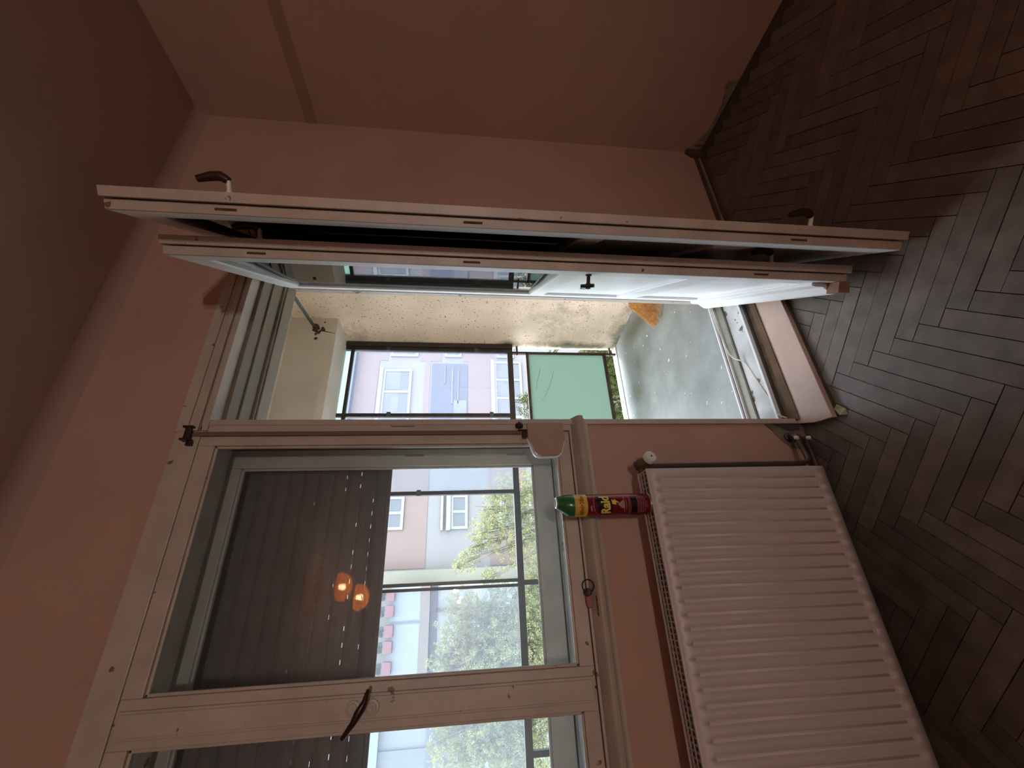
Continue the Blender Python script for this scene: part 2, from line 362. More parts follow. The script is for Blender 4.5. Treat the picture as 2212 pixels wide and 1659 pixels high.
# weather board at the bottom outside of the outer leaf, lock with wire ring
root, o, d, n, z, L = D2
m = MB()
poly = [(0, -1.262), (0, -1.165), (-.010, -1.165), (-.014, -1.18), (-.014, -1.205), (-.034, -1.240), (-.036, -1.256), (-.030, -1.262)]
m.prism(poly, lambda u, v, t: o+d*t+n*u+z*v, .01, L-.03)
m.build('weather_board', WHITE, root, bevel=.001)
m = MB(); m.frame_box(o, d, n, z, L-.03, L+.016, -.036, -.001, -1.262, -1.222); q_ = m.build('weather_board_end', plain('bare_brown_wood', (.23, .12, .08), .7, var=.2, vscale=20), root)
m = MB(); c = o+d*(L-.052)+z*(-.395)
m.lathe([(.010, 0), (.010, .004), (.006, .006), (.006, .026), (.008, .028), (.008, .045), (0, .047)], c, 14, -n)
m.tube([c-n*.036-d*.012+z*.020, c-n*.036+d*.016-z*.014], .006, 8)
lk = m.build('lock_knob', BRONZE, root, smooth=True)
m = MB(); pts = []
for i in range(17):
    t = i/16*2*math.pi; pts.append(c-n*.04-d*(.030+.016*math.cos(t)*1.2)+z*(.004+.013*math.sin(t)))
m.tube(pts, .0012, 6, caps=False); m.build('wire_loop', IRON, root)
# dark gap line along the hinge side of the outer leaf
m = MB(); m.frame_box(o, d, n, z, -.012, 0, -.004, .03, -1.25, .815); m.build('hinge_strip', CREAM2, root)

# ================================================================= WINDOW
win = empty('window_1', -.30, WY, WZ0, 'wide double box window left of the balcony door', 'window', kind='structure')
m = MB()
GZ0, GZ1 = -.335, .800
yf, yb = 1.392, 1.44
m.box(WX0, DX0-.018, yf-.012, yb, GZ1+.055, .93)                # frame head
m.box(.503, DX0-.018, yf-.012, yb, WZ0+.0, GZ1+.055)          # right post
m.box(WX0, WX0+.06, yf-.012, yb, WZ0, GZ1+.055)
m.box(WX0, .503, yf-.012, yb, WZ0, GZ0-.045)                 # bottom
m.box(WX0, DX0-.018, yb, OY-.02, GZ1+.04, .93)                 # box lining
m.box(.505, DX0-.018, yb, OY-.02, WZ0, GZ1+.04)
m.box(WX0, WX0+.04, yb, OY-.02, WZ0, GZ1+.04)
m.build('window_frame', CREAM, win, bevel=.002)
m = MB(); m.box(WX0, .505, yb, 1.545, WZ0, -.352); m.build('box_floor', DIRT, win)
m = MB(); m.box(WX0, .505, 1.545, OY-.02, WZ0, -.345); m.build('outer_frame_bottom', CREAM2, win)
def sash(x0, x1, z0, z1, y0, y1, wl, wr_, wb, wt, mat, name, glass, gy, lip=0):
    m = MB(); m.box(x0, x0+wl, y0, y1, z0, z1); m.box(x1-wr_, x1, y0, y1, z0, z1)
    m.box(x0+wl, x1-wr_, y0, y1, z0, z0+wb); m.box(x0+wl, x1-wr_, y0, y1, z1-wt, z1)
    bd = .008
    m.box(x0+wl, x0+wl+bd, y0+.008, y0+.016, z0+wb, z1-wt); m.box(x1-wr_-bd, x1-wr_, y0+.008, y0+.016, z0+wb, z1-wt)
    m.box(x0+wl, x1-wr_, y0+.008, y0+.016, z0+wb, z0+wb+bd); m.box(x0+wl, x1-wr_, y0+.008, y0+.016, z1-wt-bd, z1-wt)
    s = m.build(name, mat, win, bevel=.002)
    m = MB(); m.box(x0+wl-.003, x1-wr_+.003, gy, gy+.004, z0+wb-.003, z1-wt+.003); m.build('glass_pane', glass, s)
    return s
SA = sash(-.258, .500, GZ0-.042, GZ1+.0545, 1.384, 1.428, .049, .042, .042, .05, CREAM, 'inner_sash', GL, 1.403)
SB = sash(-1.11, -.262, GZ0-.042, GZ1+.0545, 1.384, 1.428, .042, .050, .042, .05, CREAM, 'inner_sash', GL, 1.403)
m = MB(); m.box(-.292, -.232, 1.374, 1.386, GZ0-.035, GZ1+.045); m.box(-.286, -.238, 1.370, 1.375, GZ0-.03, GZ1+.04); m.build('meeting_cover_strip', CREAM, win, bevel=.002)
SC = sash(-.295, .495, -.343, .855, 1.560, 1.600, .062, .066, .072, .06, CREAM2, 'outer_sash', GLO, 1.582)
SD = sash(-1.12, -.300, -.343, .855, 1.560, 1.600, .060, .045, .072, .06, CREAM2, 'outer_sash', GLO, 1.582)
# dark joints of the outer sashes
m = MB(); m.box(.495, .497, 1.555, 1.57, -.34, .85); m.box(-.299, -.296, 1.555, 1.57, -.34, .85); m.box(-1.1, .495, 1.551, 1.556, -.349, -.342); m.build('sash_joint', GRIME, win)
for (xx, zz) in ((.470, .19), (.470, -.20)):                 # hinge recesses on the outer sash
    m = MB(); m.box(xx-.004, xx+.004, 1.558, 1.561, zz-.04, zz+.03); m.build('mortise_slot', plain('filled_slot', (.22, .19, .16), .6), win)
m = MB(); m.box(.519, .5225, 1.3785, 1.3805, .17, .25); m.build('mortise_slot', plain('filled_slot_dark', (.15, .10, .07), .6), win)
# sill board with rounded nose
m = MB(); poly = [(1.425, WZ0-.03), (1.425, WZ0), (1.384, WZ0-.001), (1.357, WZ0-.015), (1.351, WZ0-.020), (1.348, WZ0-.027), (1.348, WZ0-.036), (1.353, WZ0-.041), (1.385, WZ0-.041)]
m.prism(poly, lambda u, v, t: V3((t, u, v)), WX0-.03, .5505)
sl = m.build('window_sill', plain('brown_sill_paint', (.36, .285, .235), .28, var=.15, vscale=8), win, bevel=.002)
m = MB(); poly = [(1.386, WZ0-.041), (1.368, WZ0-.041), (1.370, WZ0-.048), (1.376, WZ0-.052), (1.378, WZ0-.062), (1.386, WZ0-.062)]
m.prism(poly, lambda u, v, t: V3((t, u, v)), WX0-.03, .545); m.build('sill_apron', CREAM, win)
# espagnolette handle with two round plates
for zz in (.280, .232):
    m = MB(); m.lathe([(.019, 0), (.018, .003), (.012, .004), (.011, .007), (.004, .008), (0, .006)], (-.262, 1.370, zz), 24, (0, -1, 0)); m.build('handle_rosette', CREAM, win, smooth=True)
m = MB(); c = V3((-.262, 1.37, .256)); m.tube([c, c+V3((0, -.040, 0))], .009, 12)
m.tube([c+V3((.045, -.036, -.017)), c+V3((.02, -.044, -.012)), c+V3((0, -.046, 0)), c+V3((-.022, -.044, .012)), c+V3((-.052, -.036, .036))], [.004, .0075, .010, .0075, .005], 12)
m.build('window_handle', BRONZE, win, smooth=True)

# ================================================================= ROLLER SHUTTER + STRAP
rs = empty('roller_shutter', -.35, 1.645, .29, 'brown slatted roller shutter lowered halfway outside the window', 'roller shutter')
pit = .0535; zb = .288
m = MB(); nrow = 11
for i in range(nrow):
    z0 = zb+i*pit
    pts = []
    prof = [(0, 0), (.0045, .006), (.008, .020), (.008, .030), (.0045, .042), (0, .0475)]
    slots = i in (1, 2, 3, 4)
    m2 = prof+[(u-.004, v) for u, v in reversed(prof)]
    m.prism(m2, lambda u, v, t: V3((t, 1.648-u+.004, z0+v)), -1.15, .52)
    # hinge web between slats, with slots in the lower ones
    if i:
        hz = .0065; zl = z0-.0062
        if i <= 5:
            sp = .0475; x = -1.15+((i*17) % 5)*.004
            keep = {1: .45, 2: .85, 3: .30, 4: 1.0, 5: .12}[i]; gp_ = {1: .0022, 2: .0030, 3: .0024, 4: .0062, 5: .0022}[i]
            while x < .52:
                x1 = min(x+sp, .52)
                if random.random() < keep:
                    m.box(x, x1-.014, 1.652, 1.655, zl, zl+hz); m.box(x1-.014, x1, 1.652, 1.655, zl, zl+max(.0002, hz-gp_))
                else: m.box(x, x1, 1.652, 1.655, zl, zl+hz)
                x = x1
        else: m.box(-1.15, .52, 1.652, 1.655, zl, zl+hz)
m.box(-1.15, .52, 1.643, 1.653, zb-.010, zb+.002)
m.build('slat_curtain', BLIND, rs)
m = MB(); m.box(-1.16, .53, 1.636, 1.67, zb+nrow*pit-.01, .928); m.build('shutter_box', BLIND, rs)
for x in (-1.16, .52):
    m = MB(); m.box(x, x+.012, 1.636, 1.664, -.345, .90); m.build('guide_rail', CREAM2, rs)
st = empty('shutter_strap', .50, 1.37, -.2, 'brown pull strap of the roller shutter on the window post', 'strap')
m = MB(); m.box(.4865, .5005, 1.369, 1.3715, -.215, .872); m.build('strap', plain('brown_strap', (.155, .095, .065), .85, bump=.2, bscale=300), st)
m = MB(); m.tube([(.476, 1.366, .885), (.512, 1.366, .885)], .010, 14); m.box(.470, .476, 1.355, 1.38, .870, .90); m.box(.512, .518, 1.355, 1.38, .870, .90); m.box(.455, .47, 1.368, 1.38, .868, .885)
m.build('guide_pulley', BRONZE, st)
wd = empty('strap_winder', .46, 1.365, -.28, 'brown tapered cover plate of the shutter strap winder', 'strap winder')
m = MB(); poly = [(.5235, -.222), (.5235, -.350), (.470, -.3545), (.458, -.353), (.4165, -.338), (.408, -.330), (.404, -.318), (.404, -.265), (.408, -.252), (.416, -.244), (.470, -.2235)]
m.prism(poly, lambda u, v, t: V3((u, t, v)), 1.352, 1.368); m.build('cover_plate', plain('tan_brown_plate', (.34, .225, .165), .4, var=.1, vscale=12), wd, bevel=.002)
m = MB(); m.lathe([(.012, -.008), (.014, -.004), (.014, .004), (.012, .008)], (.517, 1.366, -.196), 16, (1, 0, 0)); m.tube([(.505, 1.362, -.196), (.530, 1.362, -.196)], .003, 8)
m.box(.496, .50, 1.358, 1.37, -.222, -.19); m.box(.470, .498, 1.362, 1.37, -.222, -.204); m.build('strap_roller', BRONZE, wd)
m = MB(); poly = [(.5235, -.222), (.5235, -.350), (.470, -.357), (.456, -.356), (.413, -.341), (.404, -.332), (.4005, -.318), (.4005, -.265), (.4045, -.250), (.4135, -.241), (.470, -.2215)]
m.prism(poly, lambda u, v, t: V3((u, t, v)), 1.3685, 1.383); m.build('winder_box', WHITE, wd)

# ================================================================= LOGGIA
LG = 2.91
lfz = -1.280
b = MB(); b.prism([(XL-.4, 1.645), (1.99, 1.645), (1.82, LG+.02), (XL-.4, LG+.02)], lambda u, v, t: V3((u, v, t)), lfz-.2, lfz)
lfo = b.build('floor_loggia', CONC); tag(lfo, 'grey green painted concrete floor of the loggia', 'floor', kind='structure')
b = MB(); b.box(XL-.4, 1.86, LG-.03, LG+.05, lfz-.2, lfz+.006); tag(b.build('trim_6', WEDGE), 'white painted slab edge of the loggia', 'trim', kind='structure')
def stained(base, spots, stain):
    nt = base.node_tree; b_ = nt.nodes['Principled BSDF']; src = b_.inputs['Base Color'].links[0].from_socket; acc = None
    geo = nt.nodes.new('ShaderNodeNewGeometry'); nz = nt.nodes.new('ShaderNodeTexNoise'); nz.inputs['Scale'].default_value = 9; nz.inputs['Detail'].default_value = 9; nz.inputs['Roughness'].default_value = .72
    nt.links.new(geo.outputs['Position'], nz.inputs['Vector'])
    for (c, sc3, gain) in spots:                      # soft blobs broken up by noise
        mp_ = nt.nodes.new('ShaderNodeMapping'); mp_.vector_type = 'TEXTURE'; mp_.inputs['Location'].default_value = c; mp_.inputs['Scale'].default_value = sc3
        gr = nt.nodes.new('ShaderNodeTexGradient'); gr.gradient_type = 'SPHERICAL'; nt.links.new(geo.outputs['Position'], mp_.inputs[0]); nt.links.new(mp_.outputs[0], gr.inputs[0])
        ml = nt.nodes.new('ShaderNodeMath'); ml.operation = 'MULTIPLY'; ml.inputs[1].default_value = gain; nt.links.new(gr.outputs['Fac'], ml.inputs[0])
        if acc is None: acc = ml.outputs[0]
        else:
            mx_ = nt.nodes.new('ShaderNodeMath'); mx_.operation = 'MAXIMUM'; nt.links.new(acc, mx_.inputs[0]); nt.links.new(ml.outputs[0], mx_.inputs[1]); acc = mx_.outputs[0]
    ad = nt.nodes.new('ShaderNodeMath'); ad.operation = 'ADD'; nt.links.new(acc, ad.inputs[0]); nt.links.new(nz.outputs['Fac'], ad.inputs[1])
    mr_ = nt.nodes.new('ShaderNodeMapRange'); mr_.inputs[1].default_value = .72; mr_.inputs[2].default_value = 1.25; nt.links.new(ad.outputs[0], mr_.inputs[0])
    mx_ = nt.nodes.new('ShaderNodeMix'); mx_.data_type = 'RGBA'; nt.links.new(mr_.outputs[0], mx_.inputs[0]); nt.links.new(src, mx_.inputs[6]); mx_.inputs[7].default_value = (*stain, 1)
    nt.links.new(mx_.outputs[2], b_.inputs['Base Color']); return base
SANDM = stained(plain('sand_plaster_mouldy', (.88, .70, .55), .9, bump=.55, bscale=130, var=.16, vscale=3.2, spec=.15, chips=(.24, .17, .10), chipamt=.34, chipscale=75),
    [((1.80, LG-.02, -.95+H), (.3, .10, .75), .95), ((1.80, LG-.0, -.35+H), (.3, .16, .16), .9), ((1.82, 2.8, lfz+H), (.3, .9, .20), .75), ((1.84, LG-.05, .85+H), (.3, .35, .3), .45), ((1.86, 2.5, -.75+H), (.3, .8, .5), .35)], (.13, .115, .075))
stained(CONC, [((1.72, 2.45, lfz+H), (.16, .75, .1), .85), ((1.45, 2.55, lfz+H), (.30, .18, .1), .6), ((1.25, 2.62, lfz+H), (.18, .22, .1), .65), ((.95, 2.6, lfz+H), (.3, .2, .1), .45)], (.15, .155, .11))
b = MB(); b.prism([(1.98, 1.70), (1.80, LG+.0), (1.80, LG+.03), (2.2, LG+.03), (2.2, 1.70)], lambda u, v, t: V3((u, v, t)), lfz-.2, 1.30)
lw = b.build('wall_loggia_right', SANDM); tag(lw, 'speckled sand plaster side wall of the loggia', 'wall', kind='structure')
# mould stain along the frame: thin irregular crust on the wall
def crust(name, pts, mat, parent=None, label=None):
    pass
b = MB(); b.box(XL-.5, XL-.4, 1.70, LG, lfz, 1.3); tag(b.build('wall_loggia_left', SAND), 'far end wall of the loggia', 'wall', kind='structure')
b = MB(); b.box(XL-.4, 2.0, OY, LG+.1, 1.25, 1.35); tag(b.build('ceiling_loggia', SOFF), 'greyish beige ceiling of the loggia', 'ceiling', kind='structure')
b = MB(); b.box(XL-.4, 1.915, 2.63, LG+.0, .922, 1.26); tag(b.build('trim_7', SOFF, bevel=.004), 'beige concrete beam above the loggia glazing', 'beam', kind='structure')
b = MB(); b.box(XL-.4, 2.0, LG+.0, LG+.3, 1.10, 1.6); tag(b.build('trim_8', SOFF), 'outer edge beam of the loggia', 'beam', kind='structure')
# glazing: steel frame
gz = empty('loggia_glazing', .6, LG, lfz, 'dark brown steel glazing and railing closing the loggia', 'glazing')
m = MB()
bt, bb = .872, -.372
posts = [1.765, 1.182, .607, .03, -.545, -1.12, -1.70]
m.box(1.735, 1.80, LG-.02, LG+.02, bb-.02, .925)
m.box(1.765, 1.80, LG-.035, LG-.02, bb-.02, .925)
m.box(XL-.4, 1.80, LG-.015, LG+.015, bt-.011, bt+.011)
m.box(XL-.4, 1.78, LG-.022, LG+.022, bb-.021, bb+.021)
m.build('main_frame', STEEL, gz, bevel=.001)
for i, x in enumerate(posts[1:]):
    m = MB()
    if i == 2: m.box(x-.022, x-.004, LG-.018, LG+.018, bb, .925); m.box(x+.006, x+.026, LG-.018, LG+.018, bb, .925)
    else: m.box(x-.013, x+.013, LG-.018, LG+.018, bb, .925)
    m.build('mullion', STEEL, gz, bevel=.001)
for (x, z_) in ((1.182, .55), (1.182, -.21), (1.75, .60), (1.75, -.10), (.95, .868), (.607, .3)):
    m = MB(); m.box(x-.020, x+.020, LG-.028, LG-.014, z_-.014, z_+.014); m.build('glazing_clip', IRON, gz)
for i in range(6):
    x1, x0 = posts[i]-.012, posts[i+1]+.012
    if i == 2: continue                                   # this casement stands open
    m = MB(); m.box(x0, x1, LG-.002, LG+.002, bb+.02, bt-.010); m.build('glass_pane', GLH, gz)
m = MB(); m.add([(XL-.4, LG+.006, bt+.01), (1.75, LG+.006, bt+.01), (1.75, LG+.006, 1.10), (XL-.4, LG+.006, 1.10)], [(0, 1, 2, 3)]); m.build('teal_glass_strip', TEAL_SKYLIT, gz)
# railing below
m = MB()
m.box(.86, 1.745, LG-.012, LG+.012, -.523, -.503); m.box(.86, 1.745, LG-.014, LG+.014, -1.185, -1.160)
m.box(1.728, 1.746, LG-.012, LG+.012, -1.28, -.38); m.box(.86, .88, LG-.012, LG+.012, -1.28, -.38)
m.box(1.72, 1.80, LG-.008, LG+.008, -.440, -.425); m.box(1.728, 1.80, LG-.008, LG+.008, -1.235, -1.222)
m.build('railing_frame', plain('rust_brown_steel', (.06, .03, .022), .6, var=.5, vscale=10), gz, bevel=.001)
for x in (.03, -.82, -1.7):
    m = MB(); m.box(x-.015, x+.015, LG-.015, LG+.015, -1.28, bb); m.build('railing_post', STEEL, gz)
m = MB(); m.add([(.88, LG, -1.16), (1.73, LG, -1.16), (1.73, LG, -.523), (.88, LG, -.523)], [(0, 1, 2, 3)]); m.build('green_glass_panel', TEAL, gz)
for (xa, za, xb_, zb_) in ((1.64, -.60, 1.40, -.56+.0), (1.45, -.62, 1.16, -.63)):
    m = MB(); m.tube([(1.60, LG-.004, -.62), (1.48, LG-.004, -.585), (1.40, LG-.004, -.57)] if xa > 1.5 else [(1.58, LG-.004, -.73), (1.46, LG-.004, -.69), (1.36, LG-.004, -.645), (1.30, LG-.004, -.60)], .0009, 5); m.build('glass_crack', GRIME, gz)
# iron tie rod with hook
tr = empty('iron_rod', 1.77, 2.63, 1.088, 'grey iron rod hooked into the rust-stained loggia beam', 'rod')
p0, p1 = V3((1.760, 2.615, 1.080)), V3((1.535, 1.93, .965))
m = MB(); m.tube([p0, p1], .0105, 10); m.build('rod', IRON, tr, smooth=True)
m = MB(); pts = [p0+V3((.018*math.cos(t), 0, -.012+.018*math.sin(t))) for t in [i*math.pi/6 for i in range(11)]]; m.tube(pts, .005, 8); m.lathe([(.020, -.012), (.024, 0), (.020, .014)], (1.76, 2.622, 1.070), 12, (0, 1, 0)); m.build('hook', RUST, tr)
m = MB()
for _ in range(26):
    x, z_ = 1.74+random.gauss(0, .03), 1.052+random.gauss(0, .018); r = random.uniform(.005, .013)
    m.lathe([(r, 0), (r*.6, .0015), (0, .002)], (x, 2.6300, z_), 8, (0, -1, 0))
for i in range(12): m.lathe([(.007-i*.0004, 0), (.003, .0015), (0, .002)], (1.735-.002*i, 2.63, 1.035-.009*i), 8, (0, -1, 0))
tag(m.build('rust_stain', RUST), 'rust stain on the loggia beam around the hook', 'stain', kind='stuff')
# broom leaning in the corner behind the door leaf
br = empty('straw_broom', 1.75, 2.12, lfz, 'golden straw broom head on the loggia floor behind the door', 'broom')
STRAW = plain('golden_straw', (.78, .47, .20), .8, var=.35, vscale=60)
m = MB(); random.seed(3)
tipc = V3((1.515, 2.10, lfz+.012)); basec = V3((1.80, 2.06, lfz+.22))
for i in range(420):
    u, v = random.uniform(-1, 1), random.uniform(-1, 1)
    s_ = basec+V3((0, .018*u, .02*v)); lenf = random.uniform(.82, 1.0)
    e_ = tipc+V3((.085*max(0, u)**1.2+.01*random.random(), -.075*u, .035*(v+1)*.5+.002))
    mid = s_.lerp(e_, .55)+V3((0, -.02*u, .055))
    e2 = s_.lerp(e_, lenf) if lenf < .9 else e_
    m.tube([s_, mid, e2], [.0016, .0016, .0009], 3, caps=False)
m.build('bristles', STRAW, br)
m = MB(); m.tube([(1.775, 2.06, lfz+.20), (1.83, 2.06, lfz+.28)], [.035, .022], 14); m.build('binding', plain('dark_twine', (.12, .06, .03), .8), br)
m = MB(); m.tube([(1.82, 2.06, lfz+.27), (1.875, 1.98, lfz+1.32)], .012, 10); m.build('broom_handle', plain('broom_wood', (.40, .25, .13), .6), br)
# white cable lying across the threshold
m = MB(); pts = [(1.29, 1.612, -1.262), (1.10, 1.60, -1.262), (.98, 1.585, -1.262), (.93, 1.565, -1.265), (.88, 1.53, -1.288), (.78, 1.50, -1.290), (.70, 1.475, -1.289), (.63, 1.445, -1.288), (.585, 1.425, -1.264), (.56, 1.405, -1.281)]
def smoothpath(P, n=6):
    P = [V3(p) for p in P]; out = []
    for i in range(len(P)-1):
        a, b_, c, d_ = P[max(i-1, 0)], P[i], P[i+1], P[min(i+2, len(P)-1)]
        for k in range(n):
            t = k/n; out.append(.5*((2*b_)+(c-a)*t+(2*a-5*b_+4*c-d_)*t*t+(3*b_-a-3*c+d_)*t**3))
    out.append(P[-1]); return out
m.tube(smoothpath(pts), .0034, 8); tag(m.build('white_cable', plain('white_cable_plastic', (.66, .60, .50), .4), smooth=True), 'thin white cable lying across the balcony threshold', 'cable')
# scrap of yellow-green paper at the board corner
m = MB(); m.add([(.484, 1.185, FZ+.001), (.505, 1.180, FZ+.004), (.53, 1.20, FZ+.010), (.522, 1.222, FZ+.006), (.50, 1.215, FZ+.003), (.49, 1.204, FZ+.012)], [(0, 1, 2, 3, 4, 5)])
sc_ = m.build('paper_scrap', plain('yellow_green_paper', (.36, .40, .22), .7, var=.2, vscale=60)); sd = sc_.modifiers.new('t', 'SOLIDIFY'); sd.thickness = .001
tag(sc_, 'small yellow green paper scrap at the board corner', 'paper scrap')

# ================================================================= RADIATOR
RX1, RX0, RY, RZ1, RZ0 = .315, -1.085, 1.212, -.564, -1.176
ra = empty('radiator', -.385, 1.25, RZ0, 'white panel radiator with vertical ribs under the window', 'radiator')
m = MB(); per = .0333; nxp = 10; x_a, x_b = RX0+.016, RX1-.016
cols = [RX0]; deps = [0]
npd = int((x_b-x_a)/per)
x_s = x_b-npd*per
cols = [RX0, x_s]; deps = [0, 0]
prof = [0, 0, .6, 1, 1, 1, .95, .6, .2, 0]
for k in range(npd):
    for j in range(nxp):
        if k == 0 and j == 0: continue
        cols.append(x_s+(k+j/nxp)*per); deps.append(prof[j])
cols.append(x_b); deps.append(0); cols.append(RX1); deps.append(0)
rows = [RZ0, RZ0+.035, RZ0+.038, RZ0+.041, RZ1-.041, RZ1-.038, RZ1-.035, RZ1-.004, RZ1]; rm = [0, 0, .5, 1, 1, .5, 0, 0, -.0]
vs = [V3((x, RY+(.0056*dd*rr)+(.004 if zi in (0, len(rows)-1) else 0), z_)) for zi, (z_, rr) in enumerate(zip(rows, rm)) for x, dd in zip(cols, deps)]
nc = len(cols); fs = [(i*nc+j, i*nc+j+1, (i+1)*nc+j+1, (i+1)*nc+j) for i in range(len(rows)-1) for j in range(nc-1)]
m.add(vs, fs)
fp = m.build('front_panel', RADI, ra, smooth=True); sd = fp.modifiers.new('t', 'SOLIDIFY'); sd.thickness = .003; sd.offset = -1
m = MB(); m.box(RX0, RX1, 1.282, 1.288, RZ0, RZ1-.002); m.build('back_panel', RADI, ra)
for xx in (RX1-.004, RX0):
    m = MB(); m.box(xx, xx+.004, RY+.004, 1.288, RZ0+.01, RZ1-.004); m.build('side_cover', RADI, ra, bevel=.001)
m = MB()
for y in (RY+.012, RY+.034, RY+.056, 1.280): m.box(RX0+.004, RX1-.004, y-.002, y+.002, RZ1-.008, RZ1-.003)
x = RX0+.01
while x < RX1-.01: m.box(x, x+.004, RY+.004, 1.284, RZ1-.008, RZ1-.004); x += .0145
m.build('top_grille', RADD, ra)
m = MB(); x = RX0+.01
while x < RX1-.01: m.box(x, x+.0012, RY+.01, 1.28, RZ0+.03, RZ1-.03); x += .0111
m.build('convector_fins', RADD, ra)
for x in (-.95, .16):
    for zz in (RZ1-.12, RZ0+.06): m = MB(); m.box(x-.015, x+.015, 1.288, WY-.0005, zz, zz+.06); m.build('wall_bracket', RADD, ra)
# pipe and valve
vp = empty('heating_pipe', .345, 1.30, FZ, 'dark red heating pipe running down beside the radiator', 'pipe')
m = MB(); m.tube(smoothpath([(.346, 1.297, -.600), (.346, 1.297, -.9), (.3465, 1.297, -1.15), (.350, 1.298, -1.190), (.362, 1.303, -1.212), (.385, 1.315, -1.222), (.425, 1.33, -1.228), (.455, 1.34, -1.232), (.470, 1.365, -1.234), (.472, 1.380, -1.235)], 5), .0095, 12)
m.build('pipe', PIPEM, vp, smooth=True)
m = MB(); m.tube([(.448, 1.335, -1.231), (.462, 1.345, -1.232)], .014, 6); m.build('pipe_fitting', PIPEM, vp)
m = MB(); m.lathe([(.017, 0), (.017, .004), (.010, .008)], (.472, 1.3805, -1.235), 16, (0, -1, 0)); m.build('wall_rosette', PIPEM, vp)
for zz in (-1.208, -1.256):
    m = MB(); m.lathe([(.007, 0), (.007, .010), (.004, .013), (0, .014)], (.447, 1.318, zz), 12, (-.3, -1, 0)); m.build('clamp_screw', WHITEP, vp, smooth=True)
m = MB(); m.tube(smoothpath([(.455, 1.345, -1.270), (.36, 1.358, -1.288), (.1, 1.360, -1.292), (-.4, 1.360, -1.292), (-1.5, 1.36, -1.292)], 4), .009, 10); m.build('return_pipe', PIPEM, vp, smooth=True)
vv = empty('radiator_valve', .345, 1.295, -.59, 'dark radiator valve with a pale round cap', 'valve')
m = MB(); m.tube([(.346, 1.297, -.610), (.346, 1.297, -.572)], [.012, .015], 12); m.tube([(.346, 1.297, -.580), (.312, 1.288, -.586)], .010, 10)
m.tube([(.346, 1.300, -.568), (.350, 1.288, -.583), (.356, 1.278, -.596)], [.012, .016, .013], 12); m.build('valve_body', RUST, vv, smooth=True)
m = MB(); dirn = V3((.25, -.93, -.22)).normalized(); m.lathe([(.012, -.018), (.0195, -.012), (.0205, .004), (.018, .008), (0, .009)], (.367, 1.268, -.612), 28, dirn); m.build('round_cap', WHITEP, vv, smooth=True)
m = MB(); m.lathe([(.0035, .0), (.0035, .0012), (0, .0013)], V3((.367, 1.268, -.612))+dirn*.0085, 10, dirn); m.build('cap_screw', RUST, vv)
# cement repair in the wall at the pipe
m = MB(); poly = [(.541, -1.14), (.541, -1.312), (.455, -1.312), (.425, -1.285), (.430, -1.235), (.462, -1.205), (.500, -1.180)]
m.prism(poly, lambda u, v, t: V3((u, t, v)), 1.3815, 1.386); o = m.build('cement_patch', plain('grey_cement', (.21, .17, .14), .95, bump=.8, bscale=50, var=.5, vscale=18), ww)
m = MB(); m.prism([(.538, -1.16), (.536, -1.30), (.50, -1.295), (.495, -1.25), (.515, -1.21)], lambda u, v, t: V3((u, t, v)), 1.380, 1.382); m.build('broken_hole', GRIME, ww)
# baseboards
BASE = plain('dark_baseboard', (.075, .045, .035), .6, var=.3, vscale=12); BASE2 = plain('dusty_baseboard', (.25, .18, .145), .7, var=.3, vscale=14)
b = MB(); b.box(DX1+.08, XR, 1.373, WY, FZ, FZ+.022, 1); b.box(DX1+.08, XR, 1.360, 1.373, FZ, FZ+.012, 0); b.box(DX1+.08, XR, 1.381, WY, FZ+.022, FZ+.042, 0)
tag(b.build('baseboard_right', [BASE, BASE2]), 'thin dark skirting right of the balcony door', 'skirting', kind='structure')
b = MB(); b.box(XL, .47, 1.374, WY, FZ, FZ+.035); tag(b.build('baseboard_left', BASE), 'dark skirting under the radiator', 'skirting', kind='structure')
b = MB()
pts = [(1.33, .0), (1.33, .055), (1.29, .048), (1.26, .022), (1.2, .014), (1.12, .018), (1.08, .03), (1.045, .034), (1.03, .05), (1.01, .046), (1.00, .0)]
b.prism(pts, lambda u, v, t: V3((t, u, FZ+v)), XR-.014, XR); tag(b.build('baseboard_corner', BASE2, bevel=.002), 'broken piece of skirting on the right wall', 'skirting', kind='structure')
b = MB(); b.prism([(2.10, .0), (2.17, 0), (2.17, .085), (2.15, .088), (2.125, .06)], lambda u, v, t: V3((u, t, FZ+v)), 1.362, WY); tag(b.build('trim_9', BASE), 'dark broken plaster lump in the room corner', 'trim', kind='structure')

# ================================================================= SPRAY CAN
CX, CY, CR = .2145, 1.248, .0318
cb = RZ1-.003
can = empty('spray_can', CX, CY, cb, 'red insect spray can with green cap standing on the radiator', 'spray can')
RED = plain('red_metallic_label', (.20, .012, .022), .26, .35)
m = MB(); m.lathe([(CR-.004, 0), (CR-.001, .002), (CR-.001, .006), (CR, .010), (CR, .203)], (CX, CY, cb), 48)
m.build('can_body', RED, can, smooth=True)
m = MB(); m.lathe([(CR-.002, 0), (CR+.0006, .001), (CR+.0006, .004), (CR-.001, .006)], (CX, CY, cb), 48); m.build('bottom_rim', plain('dull_tin', (.28, .2, .2), .35, .8), can, smooth=True)
YEL = plain('yellow_label', (.55, .39, .045), .35)
m = MB(); m.lathe([(CR-.001, .200), (CR+.0006, .2005), (CR+.0006, .2395), (CR-.002, .241)], (CX, CY, cb), 48); m.build('yellow_band', YEL, can, smooth=True)
